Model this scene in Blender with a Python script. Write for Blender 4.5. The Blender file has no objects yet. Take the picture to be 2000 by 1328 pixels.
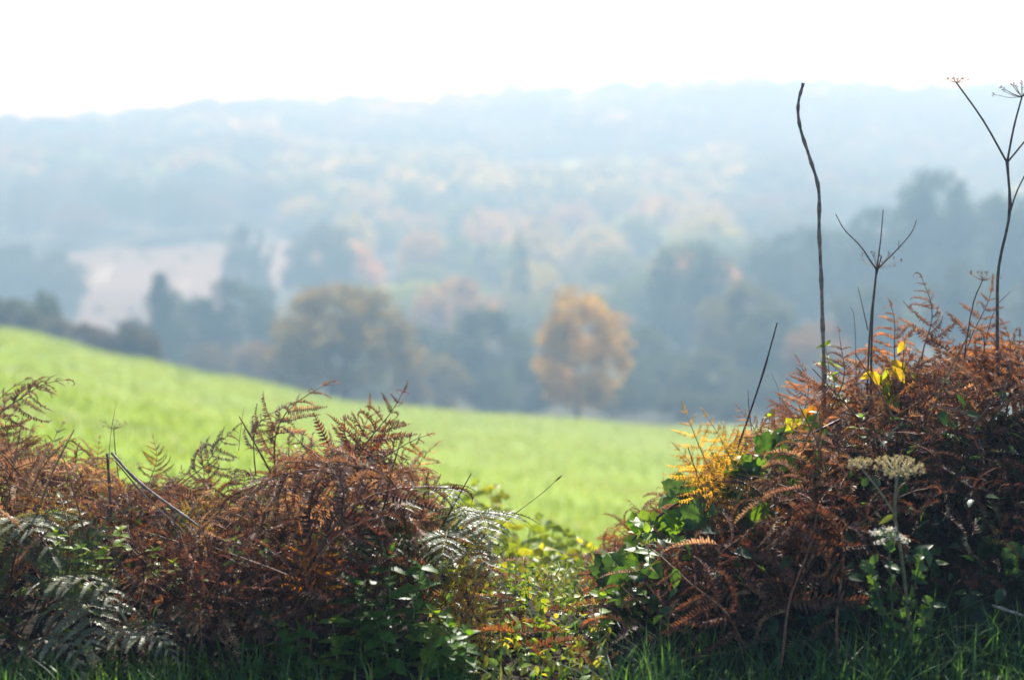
import bpy, math, random
import numpy as np
from mathutils import Vector, Matrix
sc = bpy.context.scene
C = sc.collection
R = math.radians
rng = np.random.default_rng(11)
random.seed(5)

# ------------------------------------------------------------------ camera, light, exposure
EYE, PITCH, FPX = 1.75, R(10.18), 2778.0
SUN_EL, SUN_AZ = R(41), R(11)            # sun ahead of the camera, a little to the right
cam_d = bpy.data.cameras.new('camera'); cam = bpy.data.objects.new('camera', cam_d); C.objects.link(cam)
cam.location = (0, 0, EYE); cam.rotation_euler = (R(90) - PITCH, 0, 0)
cam_d.sensor_width = 36; cam_d.lens = 50; cam_d.clip_start = 0.05; cam_d.clip_end = 6000
cam_d.dof.use_dof = True; cam_d.dof.focus_distance = 4.75; cam_d.dof.aperture_fstop = 1.35
sc.camera = cam
w = bpy.data.worlds.new('World'); sc.world = w; w.use_nodes = True
wn = w.node_tree
sky = wn.nodes.new('ShaderNodeTexSky'); sky.sky_type = 'NISHITA'; sky.sun_disc = False
sky.sun_elevation = SUN_EL; sky.sun_rotation = SUN_AZ; sky.dust_density = 0.6; sky.air_density = 0.55; sky.ozone_density = 1.0
bgn = wn.nodes['Background']; wn.links.new(sky.outputs[0], bgn.inputs[0]); bgn.inputs[1].default_value = 0.13
sd = bpy.data.lights.new('sun', 'SUN'); sd.energy = 5.0; sd.angle = R(0.55); sd.color = (1, 0.95, 0.87)
sun = bpy.data.objects.new('sun', sd); C.objects.link(sun); sun.location = (20, 60, 60)
sdir = Vector((math.sin(SUN_AZ) * math.cos(SUN_EL), math.cos(SUN_AZ) * math.cos(SUN_EL), math.sin(SUN_EL)))
sun.rotation_euler = (-sdir).to_track_quat('-Z', 'Y').to_euler()
sc.view_settings.view_transform = 'Standard'; sc.view_settings.look = 'None'
sc.view_settings.exposure = 0.88; sc.view_settings.gamma = 1.0; sc.view_settings.use_curve_mapping = False
sc.render.engine = 'CYCLES'
cy = sc.cycles
cy.use_denoising = True; cy.max_bounces = 6; cy.diffuse_bounces = 3; cy.glossy_bounces = 2; cy.transmission_bounces = 4
cy.volume_bounces = 0; cy.transparent_max_bounces = 8; cy.sample_clamp_indirect = 6.0; cy.sample_clamp_direct = 12.0
HAZE = 0.0026

def at(px, py, d):
    """world point that lies d metres ahead on the line of sight through photo pixel (px, py)"""
    cp, sp = math.cos(PITCH), math.sin(PITCH)
    u, v = (px - 1000) / FPX, (664 - py) / FPX
    ry = cp + v * sp; k = d / ry
    return Vector((u * k, d, EYE + (-sp + v * cp) * k))
def px_of(x, y, z):
    cp, sp = math.cos(PITCH), math.sin(PITCH)
    f = y * cp - (z - EYE) * sp
    return 1000 + FPX * x / f

# ------------------------------------------------------------------ terrain heights
TC = np.array([-600, 0, 250, 420, 700, 1000, 1400, 2000, 2600.])
TD = [(-60, [0]*9), (4.6, [0]*9), (5.0, [-.05]*9), (6, [-.42]*9), (8, [-1.1]*9),
 (12, [-1.5, -1.6, -1.8, -1.9, -2.1, -2.2, -2.3, -2.3, -2.3]),
 (17, [-2.0, -2.2, -2.5, -2.7, -3.2, -3.5, -3.7, -3.8, -3.8]),
 (25, [-2.9, -3.3, -3.8, -4.1, -4.8, -5.3, -5.7, -5.9, -6]),
 (40, [-4.5, -5.5, -6.3, -6.8, -7.9, -8.5, -9.1, -9.5, -10]),
 (70, [-7.5, -9.2, -10.7, -11.6, -13.2, -14.1, -15.1, -16, -16.5]),
 (110, [-11, -14.2, -16.5, -17.9, -20.1, -21.1, -22.3, -23.5, -24]),
 (130, [-14, -19, -21, -22.5, -25, -26, -26.5, -26.5, -26]),
 (180, [-26, -33, -34, -35, -36, -36.5, -34, -29, -27]),
 (250, [-38, -44, -44.5, -44.5, -44, -43.5, -38, -30, -28]),
 (320, [-44, -49, -49, -48.5, -46, -45, -41, -33, -31]),
 (450, [-33, -35, -36, -37.5, -41, -42, -41, -38, -37]),
 (520, [-29, -31, -32.5, -34, -38.5, -40, -40, -40, -40]),
 (600, [-26, -28, -29, -31, -35, -37, -38, -41, -42]),
 (700, [-21, -23, -25, -27.5, -32, -33, -35, -41, -42]),
 (800, [-16, -18, -21, -24, -31, -35, -37, -38, -38]),
 (950, [-11, -12.5, -17, -21, -28, -30, -30, -28, -26]),
 (1100, [-14, -15, -12, -8, -15, -19, -16, -10, -6]),
 (1250, [-20, -20, -5, 8, -4, -2, 6, 10, 12]),
 (1420, [-24, -24, -14, -4, -2, 16, 34, 30, 28]),
 (1600, [-24, -20, -4, 4, 12, 18, 26, 26, 26]),
 (1800, [-10, 0, 10, 20, 44, 38, 42, 36, 34]),
 (2200, [-20]*9)]
TDd = np.array([r[0] for r in TD], float); TZ = np.array([r[1] for r in TD], float)
_n = TDd > 5.5
TZ[_n] = 1.75 - TDd[_n][:, None]*np.tan(np.arctan((1.6-TZ[_n])/TDd[_n][:, None]) + R(1.5))
def rm(d): return np.interp(d, [0, 450, 520, 600, 800, 1100, 1420, 1800, 2200], [0, 450, 500, 545, 640, 780, 950, 1040, 1090])
_q = rm(TDd)/np.maximum(TDd, 1); _q[TDd < 451] = 1
TZ = np.where(_q[:, None] < 1, 1.75 + (TZ+11-1.75)*_q[:, None] - 11, TZ); TDd = np.where(TDd < 451, TDd, rm(TDd))
def vnoise(x, y, s, seed):
    x = np.asarray(x, float) / s; y = np.asarray(y, float) / s
    xi = np.floor(x); yi = np.floor(y); fx = x - xi; fy = y - yi
    fx = fx*fx*(3-2*fx); fy = fy*fy*(3-2*fy)
    def h(a, b):
        q = np.sin(a*127.1 + b*311.7 + seed*74.7) * 43758.5453
        return q - np.floor(q)
    return (h(xi,yi)*(1-fx)+h(xi+1,yi)*fx)*(1-fy)+(h(xi,yi+1)*(1-fx)+h(xi+1,yi+1)*fx)*fy - .5
BPX = np.array([-900, -300, 0, 250, 450, 650, 800, 900, 1000, 1120, 1200, 1300, 1400, 1500, 1600, 1750, 2000, 2600.])
BH = np.array([.30, .30, .28, .26, .24, .26, .22, .14, .05, .03, .10, .20, .32, .44, .52, .60, .66, .66])
def terrain(x, y):
    x = np.asarray(x, float); y = np.asarray(y, float)
    dd = np.maximum(y, 3.0)
    px = np.clip(1000 + FPX * x / dd, -600, 2600)
    # smooth (cosine) interpolation across columns, pchip-like linear in depth with light smoothing
    ci = np.clip(np.searchsorted(TC, px) - 1, 0, 7); t = (px - TC[ci]) / (TC[ci+1] - TC[ci]); t = t*t*(3-2*t)*.6 + t*.4
    def row(yy):
        ri = np.clip(np.searchsorted(TDd, yy) - 1, 0, len(TDd)-2)
        s = np.clip((yy - TDd[ri]) / (TDd[ri+1] - TDd[ri]), 0, 1)
        a = TZ[ri, ci]*(1-t) + TZ[ri, ci+1]*t; b = TZ[ri+1, ci]*(1-t) + TZ[ri+1, ci+1]*t
        return a*(1-s) + b*s
    k = np.where(y > 8, 0.06, 0.03) * np.maximum(y, 1)
    z = (row(y-k) + 2*row(y) + row(y+k)) / 4
    z = z + vnoise(x, y, 9, 3)*0.0035*np.clip(y-10, 0, 60) + vnoise(x, y, 60, 5)*0.02*np.clip(y-300, 0, 300)
    # the hedge bank in front of the field
    pb = 1000 + FPX * x / (5.2*1.03)
    B = np.interp(pb, BPX, BH)
    up = np.clip((y - 4.0) / 1.1, 0, 1); up = up*up*(3-2*up)
    dn = np.clip((7.4 - y) / 1.9, 0, 1); dn = dn*dn*(3-2*dn)
    z = z + np.where((y > 4.0) & (y < 7.4), B*up*dn*(1 + .5*vnoise(x, y, .35, 8)), 0)
    z = z + np.where(y < 8, vnoise(x, y, .5, 2)*.04, 0)
    return z
def tz(x, y): return float(terrain(x, y))

# ------------------------------------------------------------------ mesh helpers
def mesh_from(name, v, faces, mat, col=None, smooth=False):
    me = bpy.data.meshes.new(name)
    v = np.asarray(v, np.float32)
    if isinstance(faces, np.ndarray):
        n, k = faces.shape
        me.vertices.add(len(v)); me.vertices.foreach_set('co', v.ravel())
        me.loops.add(n*k); me.loops.foreach_set('vertex_index', faces.astype(np.int32).ravel())
        me.polygons.add(n); me.polygons.foreach_set('loop_start', np.arange(0, n*k, k, dtype=np.int32))
        me.update(calc_edges=True)
    else:
        me.from_pydata([tuple(map(float, p)) for p in v], [], faces); me.update()
    if smooth: me.polygons.foreach_set('use_smooth', [True]*len(me.polygons))
    if col is not None:
        a = me.color_attributes.new('Col', 'FLOAT_COLOR', 'POINT')
        c4 = np.ones((len(v), 4), np.float32); c4[:, :3] = col
        a.data.foreach_set('color', c4.ravel())
    if mat: me.materials.append(mat)
    return me
def link(name, me, parent=None, color=None, mat4=None):
    o = bpy.data.objects.new(name, me); C.objects.link(o)
    if parent is not None: o.parent = parent
    if mat4 is not None: o.matrix_basis = mat4
    if color is not None: o.color = (*color[:3], 1)
    return o
def tag(o, label=None, cat=None, group=None, kind=None):
    for k, vv in (('label', label), ('category', cat), ('group', group), ('kind', kind)):
        if vv: o[k] = vv
    return o
def thing(name, label, cat, m=None, group=None):
    o = bpy.data.objects.new(name, None); C.objects.link(o); o.empty_display_size = .1
    if m is not None: o.matrix_basis = m
    return tag(o, label, cat, group)
def tube(pts, rad, sides=5, cap=True):
    pts = [Vector(p) for p in pts]; n = len(pts); vs = []; fs = []
    ref = Vector((.31, .9, .2))
    for i, p in enumerate(pts):
        t = (pts[min(i+1, n-1)] - pts[max(i-1, 0)]).normalized()
        a = t.cross(ref); a = a.normalized() if a.length > 1e-5 else t.orthogonal().normalized(); b = t.cross(a)
        r = rad[i] if hasattr(rad, '__len__') else rad
        for k in range(sides):
            q = 2*math.pi*k/sides
            vs.append(p + (a*math.cos(q) + b*math.sin(q))*r)
    for i in range(n-1):
        for k in range(sides):
            fs.append((i*sides+k, i*sides+(k+1) % sides, (i+1)*sides+(k+1) % sides, (i+1)*sides+k))
    if cap: fs.append(tuple(range((n-1)*sides, n*sides))); fs.append(tuple(range(sides-1, -1, -1)))
    return vs, fs
class MB:
    def __init__(s): s.v = []; s.f = []
    def add(s, vf):
        o = len(s.v); s.v += [tuple(p) for p in vf[0]]; s.f += [tuple(i+o for i in f) for f in vf[1]]; return s
    def mesh(s, name, mat, smooth=True): return mesh_from(name, s.v, s.f, mat, smooth=smooth)
def curve(pts, n=10):
    """Catmull-Rom through points"""
    P = [Vector(p) for p in pts]; P = [P[0]*2-P[1]] + P + [P[-1]*2-P[-2]]; out = []
    m = len(P)-3
    for j in range(n+1):
        s = j/n*m; i = min(int(s), m-1); t = s-i
        a, b, c, d = P[i:i+4]
        out.append(.5*((2*b) + (c-a)*t + (2*a-5*b+4*c-d)*t*t + (3*b-a-3*c+d)*t**3))
    return out
def frame(x, n, loc, s=1.0):
    """x axis along x, z axis close to n"""
    x = Vector(x).normalized(); n = Vector(n); y = n.cross(x)
    y = y.normalized() if y.length > 1e-5 else x.orthogonal().normalized()
    z = x.cross(y)
    m = Matrix((x*s, y*s, z*s)).transposed().to_4x4(); m.translation = Vector(loc); return m

# ------------------------------------------------------------------ materials
def nodes(name):
    m = bpy.data.materials.new(name); m.use_nodes = True; nt = m.node_tree; nt.nodes.clear()
    out = nt.nodes.new('ShaderNodeOutputMaterial'); return m, nt, out
def N(nt, t, **kw):
    n = nt.nodes.new(t)
    for k, vv in kw.items(): setattr(n, k, vv)
    return n
def plant_mat(name, src='object', rough=.5, spec=.5, trans=.35, tint=(1.5, 1.25, .6), noise=25., var=.5, bump=0.):
    m, nt, out = nodes(name); L = nt.links.new
    if src == 'object': c = N(nt, 'ShaderNodeObjectInfo').outputs['Color']
    else: c = N(nt, 'ShaderNodeAttribute', attribute_name='Col').outputs['Color']
    g = N(nt, 'ShaderNodeNewGeometry')
    nz = N(nt, 'ShaderNodeTexNoise'); nz.inputs['Scale'].default_value = noise; nz.inputs['Detail'].default_value = 3
    L(g.outputs['Position'], nz.inputs['Vector'])
    mr = N(nt, 'ShaderNodeMapRange'); mr.inputs[1].default_value = .3; mr.inputs[2].default_value = .7
    mr.inputs[3].default_value = 1-var; mr.inputs[4].default_value = 1+var
    L(nz.outputs['Fac'], mr.inputs[0])
    mx = N(nt, 'ShaderNodeMix', data_type='RGBA', blend_type='MULTIPLY'); mx.inputs[0].default_value = 1
    L(c, mx.inputs[6]); L(mr.outputs[0], mx.inputs[7]); col = mx.outputs[2]
    p = N(nt, 'ShaderNodeBsdfPrincipled'); L(col, p.inputs['Base Color'])
    p.inputs['Roughness'].default_value = rough; p.inputs['Specular IOR Level'].default_value = spec
    if trans > 0:
        tc = N(nt, 'ShaderNodeMix', data_type='RGBA', blend_type='MULTIPLY'); tc.inputs[0].default_value = 1
        L(col, tc.inputs[6]); tc.inputs[7].default_value = (*tint, 1)
        tr = N(nt, 'ShaderNodeBsdfTranslucent'); L(tc.outputs[2], tr.inputs['Color'])
        ms = N(nt, 'ShaderNodeMixShader'); ms.inputs[0].default_value = trans
        L(p.outputs[0], ms.inputs[1]); L(tr.outputs[0], ms.inputs[2]); L(ms.outputs[0], out.inputs[0])
    else: L(p.outputs[0], out.inputs[0])
    if bump:
        b = N(nt, 'ShaderNodeBump'); b.inputs['Strength'].default_value = bump; b.inputs['Distance'].default_value = .01
        L(nz.outputs['Fac'], b.inputs['Height']); L(b.outputs[0], p.inputs['Normal'])
    return m
def ground_mat(name, c1, c2, c3, s1, s2, rough=.9, bump=.4, bs=40., bd=.03, stretch=(1, 1, 1)):
    m, nt, out = nodes(name); L = nt.links.new
    g = N(nt, 'ShaderNodeNewGeometry')
    mp = N(nt, 'ShaderNodeMapping'); mp.inputs['Scale'].default_value = stretch; L(g.outputs['Position'], mp.inputs['Vector'])
    a = N(nt, 'ShaderNodeTexNoise'); a.inputs['Scale'].default_value = s1; a.inputs['Detail'].default_value = 5; L(mp.outputs[0], a.inputs['Vector'])
    b = N(nt, 'ShaderNodeTexNoise'); b.inputs['Scale'].default_value = s2; b.inputs['Detail'].default_value = 4; L(mp.outputs[0], b.inputs['Vector'])
    r = N(nt, 'ShaderNodeValToRGB'); r.color_ramp.elements[0].position = .35; r.color_ramp.elements[1].position = .65
    r.color_ramp.elements[0].color = (*c1, 1); r.color_ramp.elements[1].color = (*c2, 1); L(a.outputs['Fac'], r.inputs[0])
    r2 = N(nt, 'ShaderNodeMapRange'); r2.inputs[1].default_value = .55; r2.inputs[2].default_value = .72; L(b.outputs['Fac'], r2.inputs[0])
    mx = N(nt, 'ShaderNodeMix', data_type='RGBA'); L(r2.outputs[0], mx.inputs[0]); L(r.outputs[0], mx.inputs[6]); mx.inputs[7].default_value = (*c3, 1)
    p = N(nt, 'ShaderNodeBsdfPrincipled'); p.inputs['Roughness'].default_value = rough; p.inputs['Specular IOR Level'].default_value = .2
    L(mx.outputs[2], p.inputs['Base Color']); L(p.outputs[0], out.inputs[0])
    f = N(nt, 'ShaderNodeTexNoise'); f.inputs['Scale'].default_value = bs; f.inputs['Detail'].default_value = 6; L(mp.outputs[0], f.inputs['Vector'])
    bp = N(nt, 'ShaderNodeBump'); bp.inputs['Strength'].default_value = bump; bp.inputs['Distance'].default_value = bd
    L(f.outputs['Fac'], bp.inputs['Height']); L(bp.outputs[0], p.inputs['Normal'])
    return m
M_dead = plant_mat('dead_bracken', rough=.55, spec=.3, trans=.4, tint=(1.6, 1.12, .65), noise=40, var=.65)
M_fern = plant_mat('living_bracken', rough=.42, spec=.5, trans=.42, tint=(1.6, 1.35, .5), noise=30, var=.4)
M_leaf = plant_mat('leaf', rough=.42, spec=.35, trans=.5, tint=(1.9, 1.7, .45), noise=45, var=.35)
M_stalk = plant_mat('stalk', rough=.55, spec=.45, trans=0, noise=60, var=.5, bump=.4)
M_seed = plant_mat('seed_head', rough=.7, spec=.3, trans=.4, tint=(1.2, 1.1, .8), noise=120, var=.35)
M_dead_s = plant_mat('bracken_tangle', src='attr', rough=.58, spec=.25, trans=.3, tint=(1.6, 1.12, .7), noise=40, var=.6)
M_leaf_s = plant_mat('ground_leaves', src='attr', rough=.42, spec=.45, trans=.42, tint=(1.8, 1.6, .45), noise=40, var=.4)
M_grass = plant_mat('grass_blade', src='attr', rough=.42, spec=.45, trans=.45, tint=(1.5, 1.35, .5), noise=18, var=.35)
M_mgrass = plant_mat('meadow_grass', src='attr', rough=.6, spec=.2, trans=.5, tint=(1.5, 1.3, .6), noise=.8, var=.3)
M_crown = plant_mat('tree_foliage', rough=.6, spec=.2, trans=.5, tint=(1.65, 1.55, .5), noise=.5, var=.45)
M_wood = plant_mat('far_foliage', src='attr', rough=.7, spec=.1, trans=.45, tint=(1.65, 1.5, .6), noise=.15, var=.4)
M_bark = plant_mat('bark', rough=.9, spec=.1, trans=0, noise=6, var=.5, bump=.6)
M_soil = ground_mat('soil', (.020, .014, .009), (.045, .030, .018), (.03, .04, .012), 6, 2.5, bump=.8, bs=30, bd=.03)
M_meadow = ground_mat('meadow', (.19, .29, .035), (.27, .37, .045), (.22, .25, .07), .05, .16, bump=.5, bs=9, bd=.06, stretch=(.6, 1, 1))
M_terrain = ground_mat('woodland_floor', (.028, .04, .014), (.045, .05, .02), (.05, .065, .02), .02, .05, bump=.2, bs=.5, bd=.5)
M_stubble = ground_mat('stubble', (.155, .118, .093), (.225, .175, .135), (.15, .14, .10), .035, .06, bump=.6, bs=1.2, bd=.2, stretch=(.25, 1, 1))
M_pasture = ground_mat('pasture', (.22, .34, .08), (.30, .42, .10), (.26, .34, .10), .01, .03, bump=.2, bs=.5, bd=.2)
M_chalk = ground_mat('chalk', (.5, .48, .42), (.6, .58, .5), (.45, .42, .35), .3, .8)

# ------------------------------------------------------------------ ground sheets
def grid_sheet(name, us, ds, fn, mat):
    U, D = np.meshgrid(us, ds); X, Y = fn(U, D); Z = terrain(X, Y)
    v = np.stack([X, Y, Z], -1).reshape(-1, 3); nx = len(us); ny = len(ds)
    i = np.arange(ny-1)[:, None]*nx + np.arange(nx-1)[None, :]
    f = np.stack([i, i+1, i+nx+1, i+nx], -1).reshape(-1, 4)
    return link(name, mesh_from(name, v, f, mat, smooth=True)), v
us = np.sinh(np.linspace(-4.2, 4.2, 241)) / math.sinh(4.2) * 43
ver, vv = grid_sheet('verge', us, np.concatenate([np.linspace(-14, 3.6, 30), np.arange(3.65, 8.7, .05)]), lambda u, d: (u, d), M_soil)
tag(ver, kind='structure')
co = np.empty(len(ver.data.vertices)*3, np.float32); ver.data.vertices.foreach_get('co', co); co = co.reshape(-1, 3)
co[co[:, 1] > 8.0, 2] -= .02; ver.data.vertices.foreach_set('co', co.ravel()); ver.data.update()
uc = np.linspace(-.95, .95, 161)
pol = lambda u, d: (u*(d+40), d)
mea, _ = grid_sheet('meadow', uc, np.concatenate([np.arange(8, 30, .5), np.arange(30, 128.1, 2)]), pol, M_meadow); tag(mea, kind='structure')
ter, tv = grid_sheet('terrain', uc, np.concatenate([np.arange(128, 340, 5), np.arange(340, 1091, 12)]), pol, M_terrain); tag(ter, kind='structure')
def patch(name, corners, mat, nu, nv, lift):
    a, b, c, d = [np.array(p, float) for p in corners]     # near-left, near-right, far-right, far-left on the ground
    s = np.linspace(0, 1, nu)[None, :, None]; t = np.linspace(0, 1, nv)[:, None, None]
    P = (a*(1-s)+b*s)*(1-t) + (d*(1-s)+c*s)*t
    X, Y = P[..., 0], P[..., 1]; Z = terrain(X, Y) + lift
    v = np.stack([X, Y, Z], -1).reshape(-1, 3); i = np.arange(nv-1)[:, None]*nu + np.arange(nu-1)[None, :]
    return tag(link(name, mesh_from(name, v, np.stack([i, i+1, i+nu+1, i+nu], -1).reshape(-1, 4), mat, smooth=True)), kind='structure')
def gx(px, d): d = float(rm(d)); return ((px-1000)/FPX*d*1.02, d)
patch('stubble_field', [gx(60, 312), gx(430, 312), gx(630, 474), gx(100, 428)], M_stubble, 60, 60, .3)
patch('pasture', [gx(965, 860), gx(1235, 870), gx(1285, 1065), gx(1060, 1040)], M_pasture, 30, 20, .6)
patch('pasture', [gx(1310, 980), gx(1420, 990), gx(1425, 1120), gx(1295, 1110)], M_pasture, 20, 12, .6)
patch('pasture', [gx(225, 700), gx(262, 705), gx(255, 800), gx(215, 800)], M_pasture, 20, 20, .6)
for k, (px, d0, d1) in enumerate([(196, 385, 408), (212, 385, 412), (360, 378, 392)]):
    patch('chalk_scar', [gx(px-3, d0), gx(px+2, d0), gx(px+17, d1), gx(px+12, d1)], M_chalk, 4, 10, .45)

# ------------------------------------------------------------------ trees
def crown_mesh(kind, seed, nclump, nleaf, size):
    r = np.random.default_rng(seed); cl = []
    lo = {'round': .16, 'broad': .30, 'ovate': .17, 'conifer': .06, 'column': .05}[kind]
    lump = r.uniform(-.22, .2, 12); vl = r.uniform(-.16, .16, 8)
    def rad(z, th):
        s = (z-lo)/(1-lo)
        if kind == 'round': b = .5*math.sqrt(max(0, 1-(2*s-1)**2))**.8
        elif kind == 'broad': b = .5*(max(0, 1-abs(2*s-.85)**2.6/1.5))**.6*(1-.35*s)*1.12
        elif kind == 'ovate':
            q = (s-.40)/.61 if s > .40 else (.40-s)/.46
            b = .5*math.sqrt(max(0, 1-q*q))**.9
        elif kind == 'conifer': b = .5*(1-s)**.75*(.75+.25*math.sin(s*26))
        else: b = .5*(math.sin(math.pi*(s*.85+.12)))**.5
        q = th/(2*math.pi)*12; i = int(q) % 12
        b *= 1 + vl[min(7, int(max(0, s)*7.99))]
        return b*(1 + lump[i]*(1-(q % 1)) + lump[(i+1) % 12]*(q % 1))
    while len(cl) < nclump:
        z = r.uniform(lo, 1); th = r.uniform(0, 2*math.pi); R0 = rad(z, th)
        k = r.uniform(.1, .92)**.5
        if r.random() < .2+1.6*R0: cl.append((math.cos(th)*R0*k, math.sin(th)*R0*k, z))
    cl = np.array(cl)
    idx = r.integers(0, nclump, nleaf)
    cs = r.uniform(.075, .13, nclump)
    g = r.normal(size=(nleaf, 3)); g /= np.linalg.norm(g, axis=1)[:, None]
    p = cl[idx] + g*(cs[idx]*r.uniform(.3, 1.15, nleaf)**.6)[:, None]*np.array([1, 1, .75 if kind != 'column' else 1.3])
    if kind in ('broad', 'ovate'): p[:, 2] += np.where(r.random(nleaf) < .06, r.uniform(0, .06, nleaf), 0)
    a = r.normal(size=(nleaf, 3)); a /= np.linalg.norm(a, axis=1)[:, None]
    b = np.cross(a, r.normal(size=(nleaf, 3))); b /= np.linalg.norm(b, axis=1)[:, None]
    s = size*r.uniform(.6, 1.4, nleaf)[:, None]
    v = np.stack([p-a*s, p-b*s*.55, p+a*s, p+b*s*.55], 1).reshape(-1, 3)
    return v, np.arange(len(v)).reshape(-1, 4)
def trunk_mesh(kind, seed, stems=1):
    r = random.Random(seed); m = MB()
    lo = {'round': .2, 'broad': .36, 'ovate': .2, 'conifer': .1, 'column': .1}[kind]
    for k in range(stems):
        an = 6.28*k/max(stems, 1) + r.uniform(-.4, .4); sp = 0 if stems == 1 else .05
        x0, y0 = math.cos(an)*sp, math.sin(an)*sp
        tx, ty = (math.cos(an)*.2, math.sin(an)*.2) if stems > 1 else (r.uniform(-.03, .03), r.uniform(-.03, .03))
        top = .9 if kind in ('conifer', 'column') else .78
        pts = curve([(x0, y0, -.02), (x0*1.6, y0*1.6, lo), (tx*.7, ty*.7, (lo+top)/2), (tx, ty, top)], 7)
        w0 = (.028 if stems == 1 else .018)
        m.add(tube(pts, [w0*(1-.8*i/7)+.003 for i in range(8)], 6))
        for j in range(9 if stems == 1 else 5):
            s = r.uniform(.3, .9); p = pts[int(s*7)]; q = r.uniform(0, 6.28); ln = r.uniform(.2, .36)*(1-.5*s)
            if kind == 'conifer': ln *= .8
            e = p + Vector((math.cos(q)*ln, math.sin(q)*ln, ln*.55)); mid = p.lerp(e, .5) + Vector((0, 0, .03))
            m.add(tube([p, mid, e], [.009, .006, .002], 4))
    return m.mesh('trunk', M_bark)
PROTO = {}
for kind, n, nc, nl, sz, st in [('round', 4, 130, 8500, .021, 1), ('ovate', 3, 130, 8000, .021, 1), ('broad', 2, 120, 8000, .021, 4), ('conifer', 2, 150, 7500, .02, 1), ('column', 1, 90, 5000, .022, 1)]:
    for i in range(n):
        v, f = crown_mesh(kind, 40+i*7+nc, nc, nl, sz)
        PROTO.setdefault(kind, []).append((trunk_mesh(kind, i+3, st if kind == 'broad' else 1), mesh_from('crown', v, f, M_crown)))
tree_n = [0]
def tree(kind, px, d, height, width, col, label, name='tree', group=None, bark=(.05, .04, .03), dz=0., x=None):
    if x is None: x = (px-1000)/FPX*d*1.02
    tree_n[0] += 1
    tm, cm = PROTO[kind][tree_n[0] % len(PROTO[kind])]
    m = Matrix.Translation((x, d, tz(x, d)-.1+dz)) @ Matrix.Rotation(random.uniform(0, 6.28), 4, 'Z') @ Matrix.Diagonal((width, width, height, 1))
    t = thing(name, label, 'tree' if 'shrub' not in name and 'bush' not in name else 'bush', m, group)
    link('trunk', tm, t, bark); link('crown', cm, t, col)
    return t
def tall(px, top, d, **kw):
    x = (px-1000)/FPX*d*1.02
    return at(px, top, d).z - tz(x, d) + .1
DKG, GRN, OLV, YEL, ORG, RST, BRN, PNK = (.03, .055, .02), (.06, .10, .025), (.09, .10, .025), (.20, .19, .035), (.34, .17, .025), (.24, .10, .03), (.13, .085, .035), (.22, .13, .07)
W = lambda p, d: p/FPX*d
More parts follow.
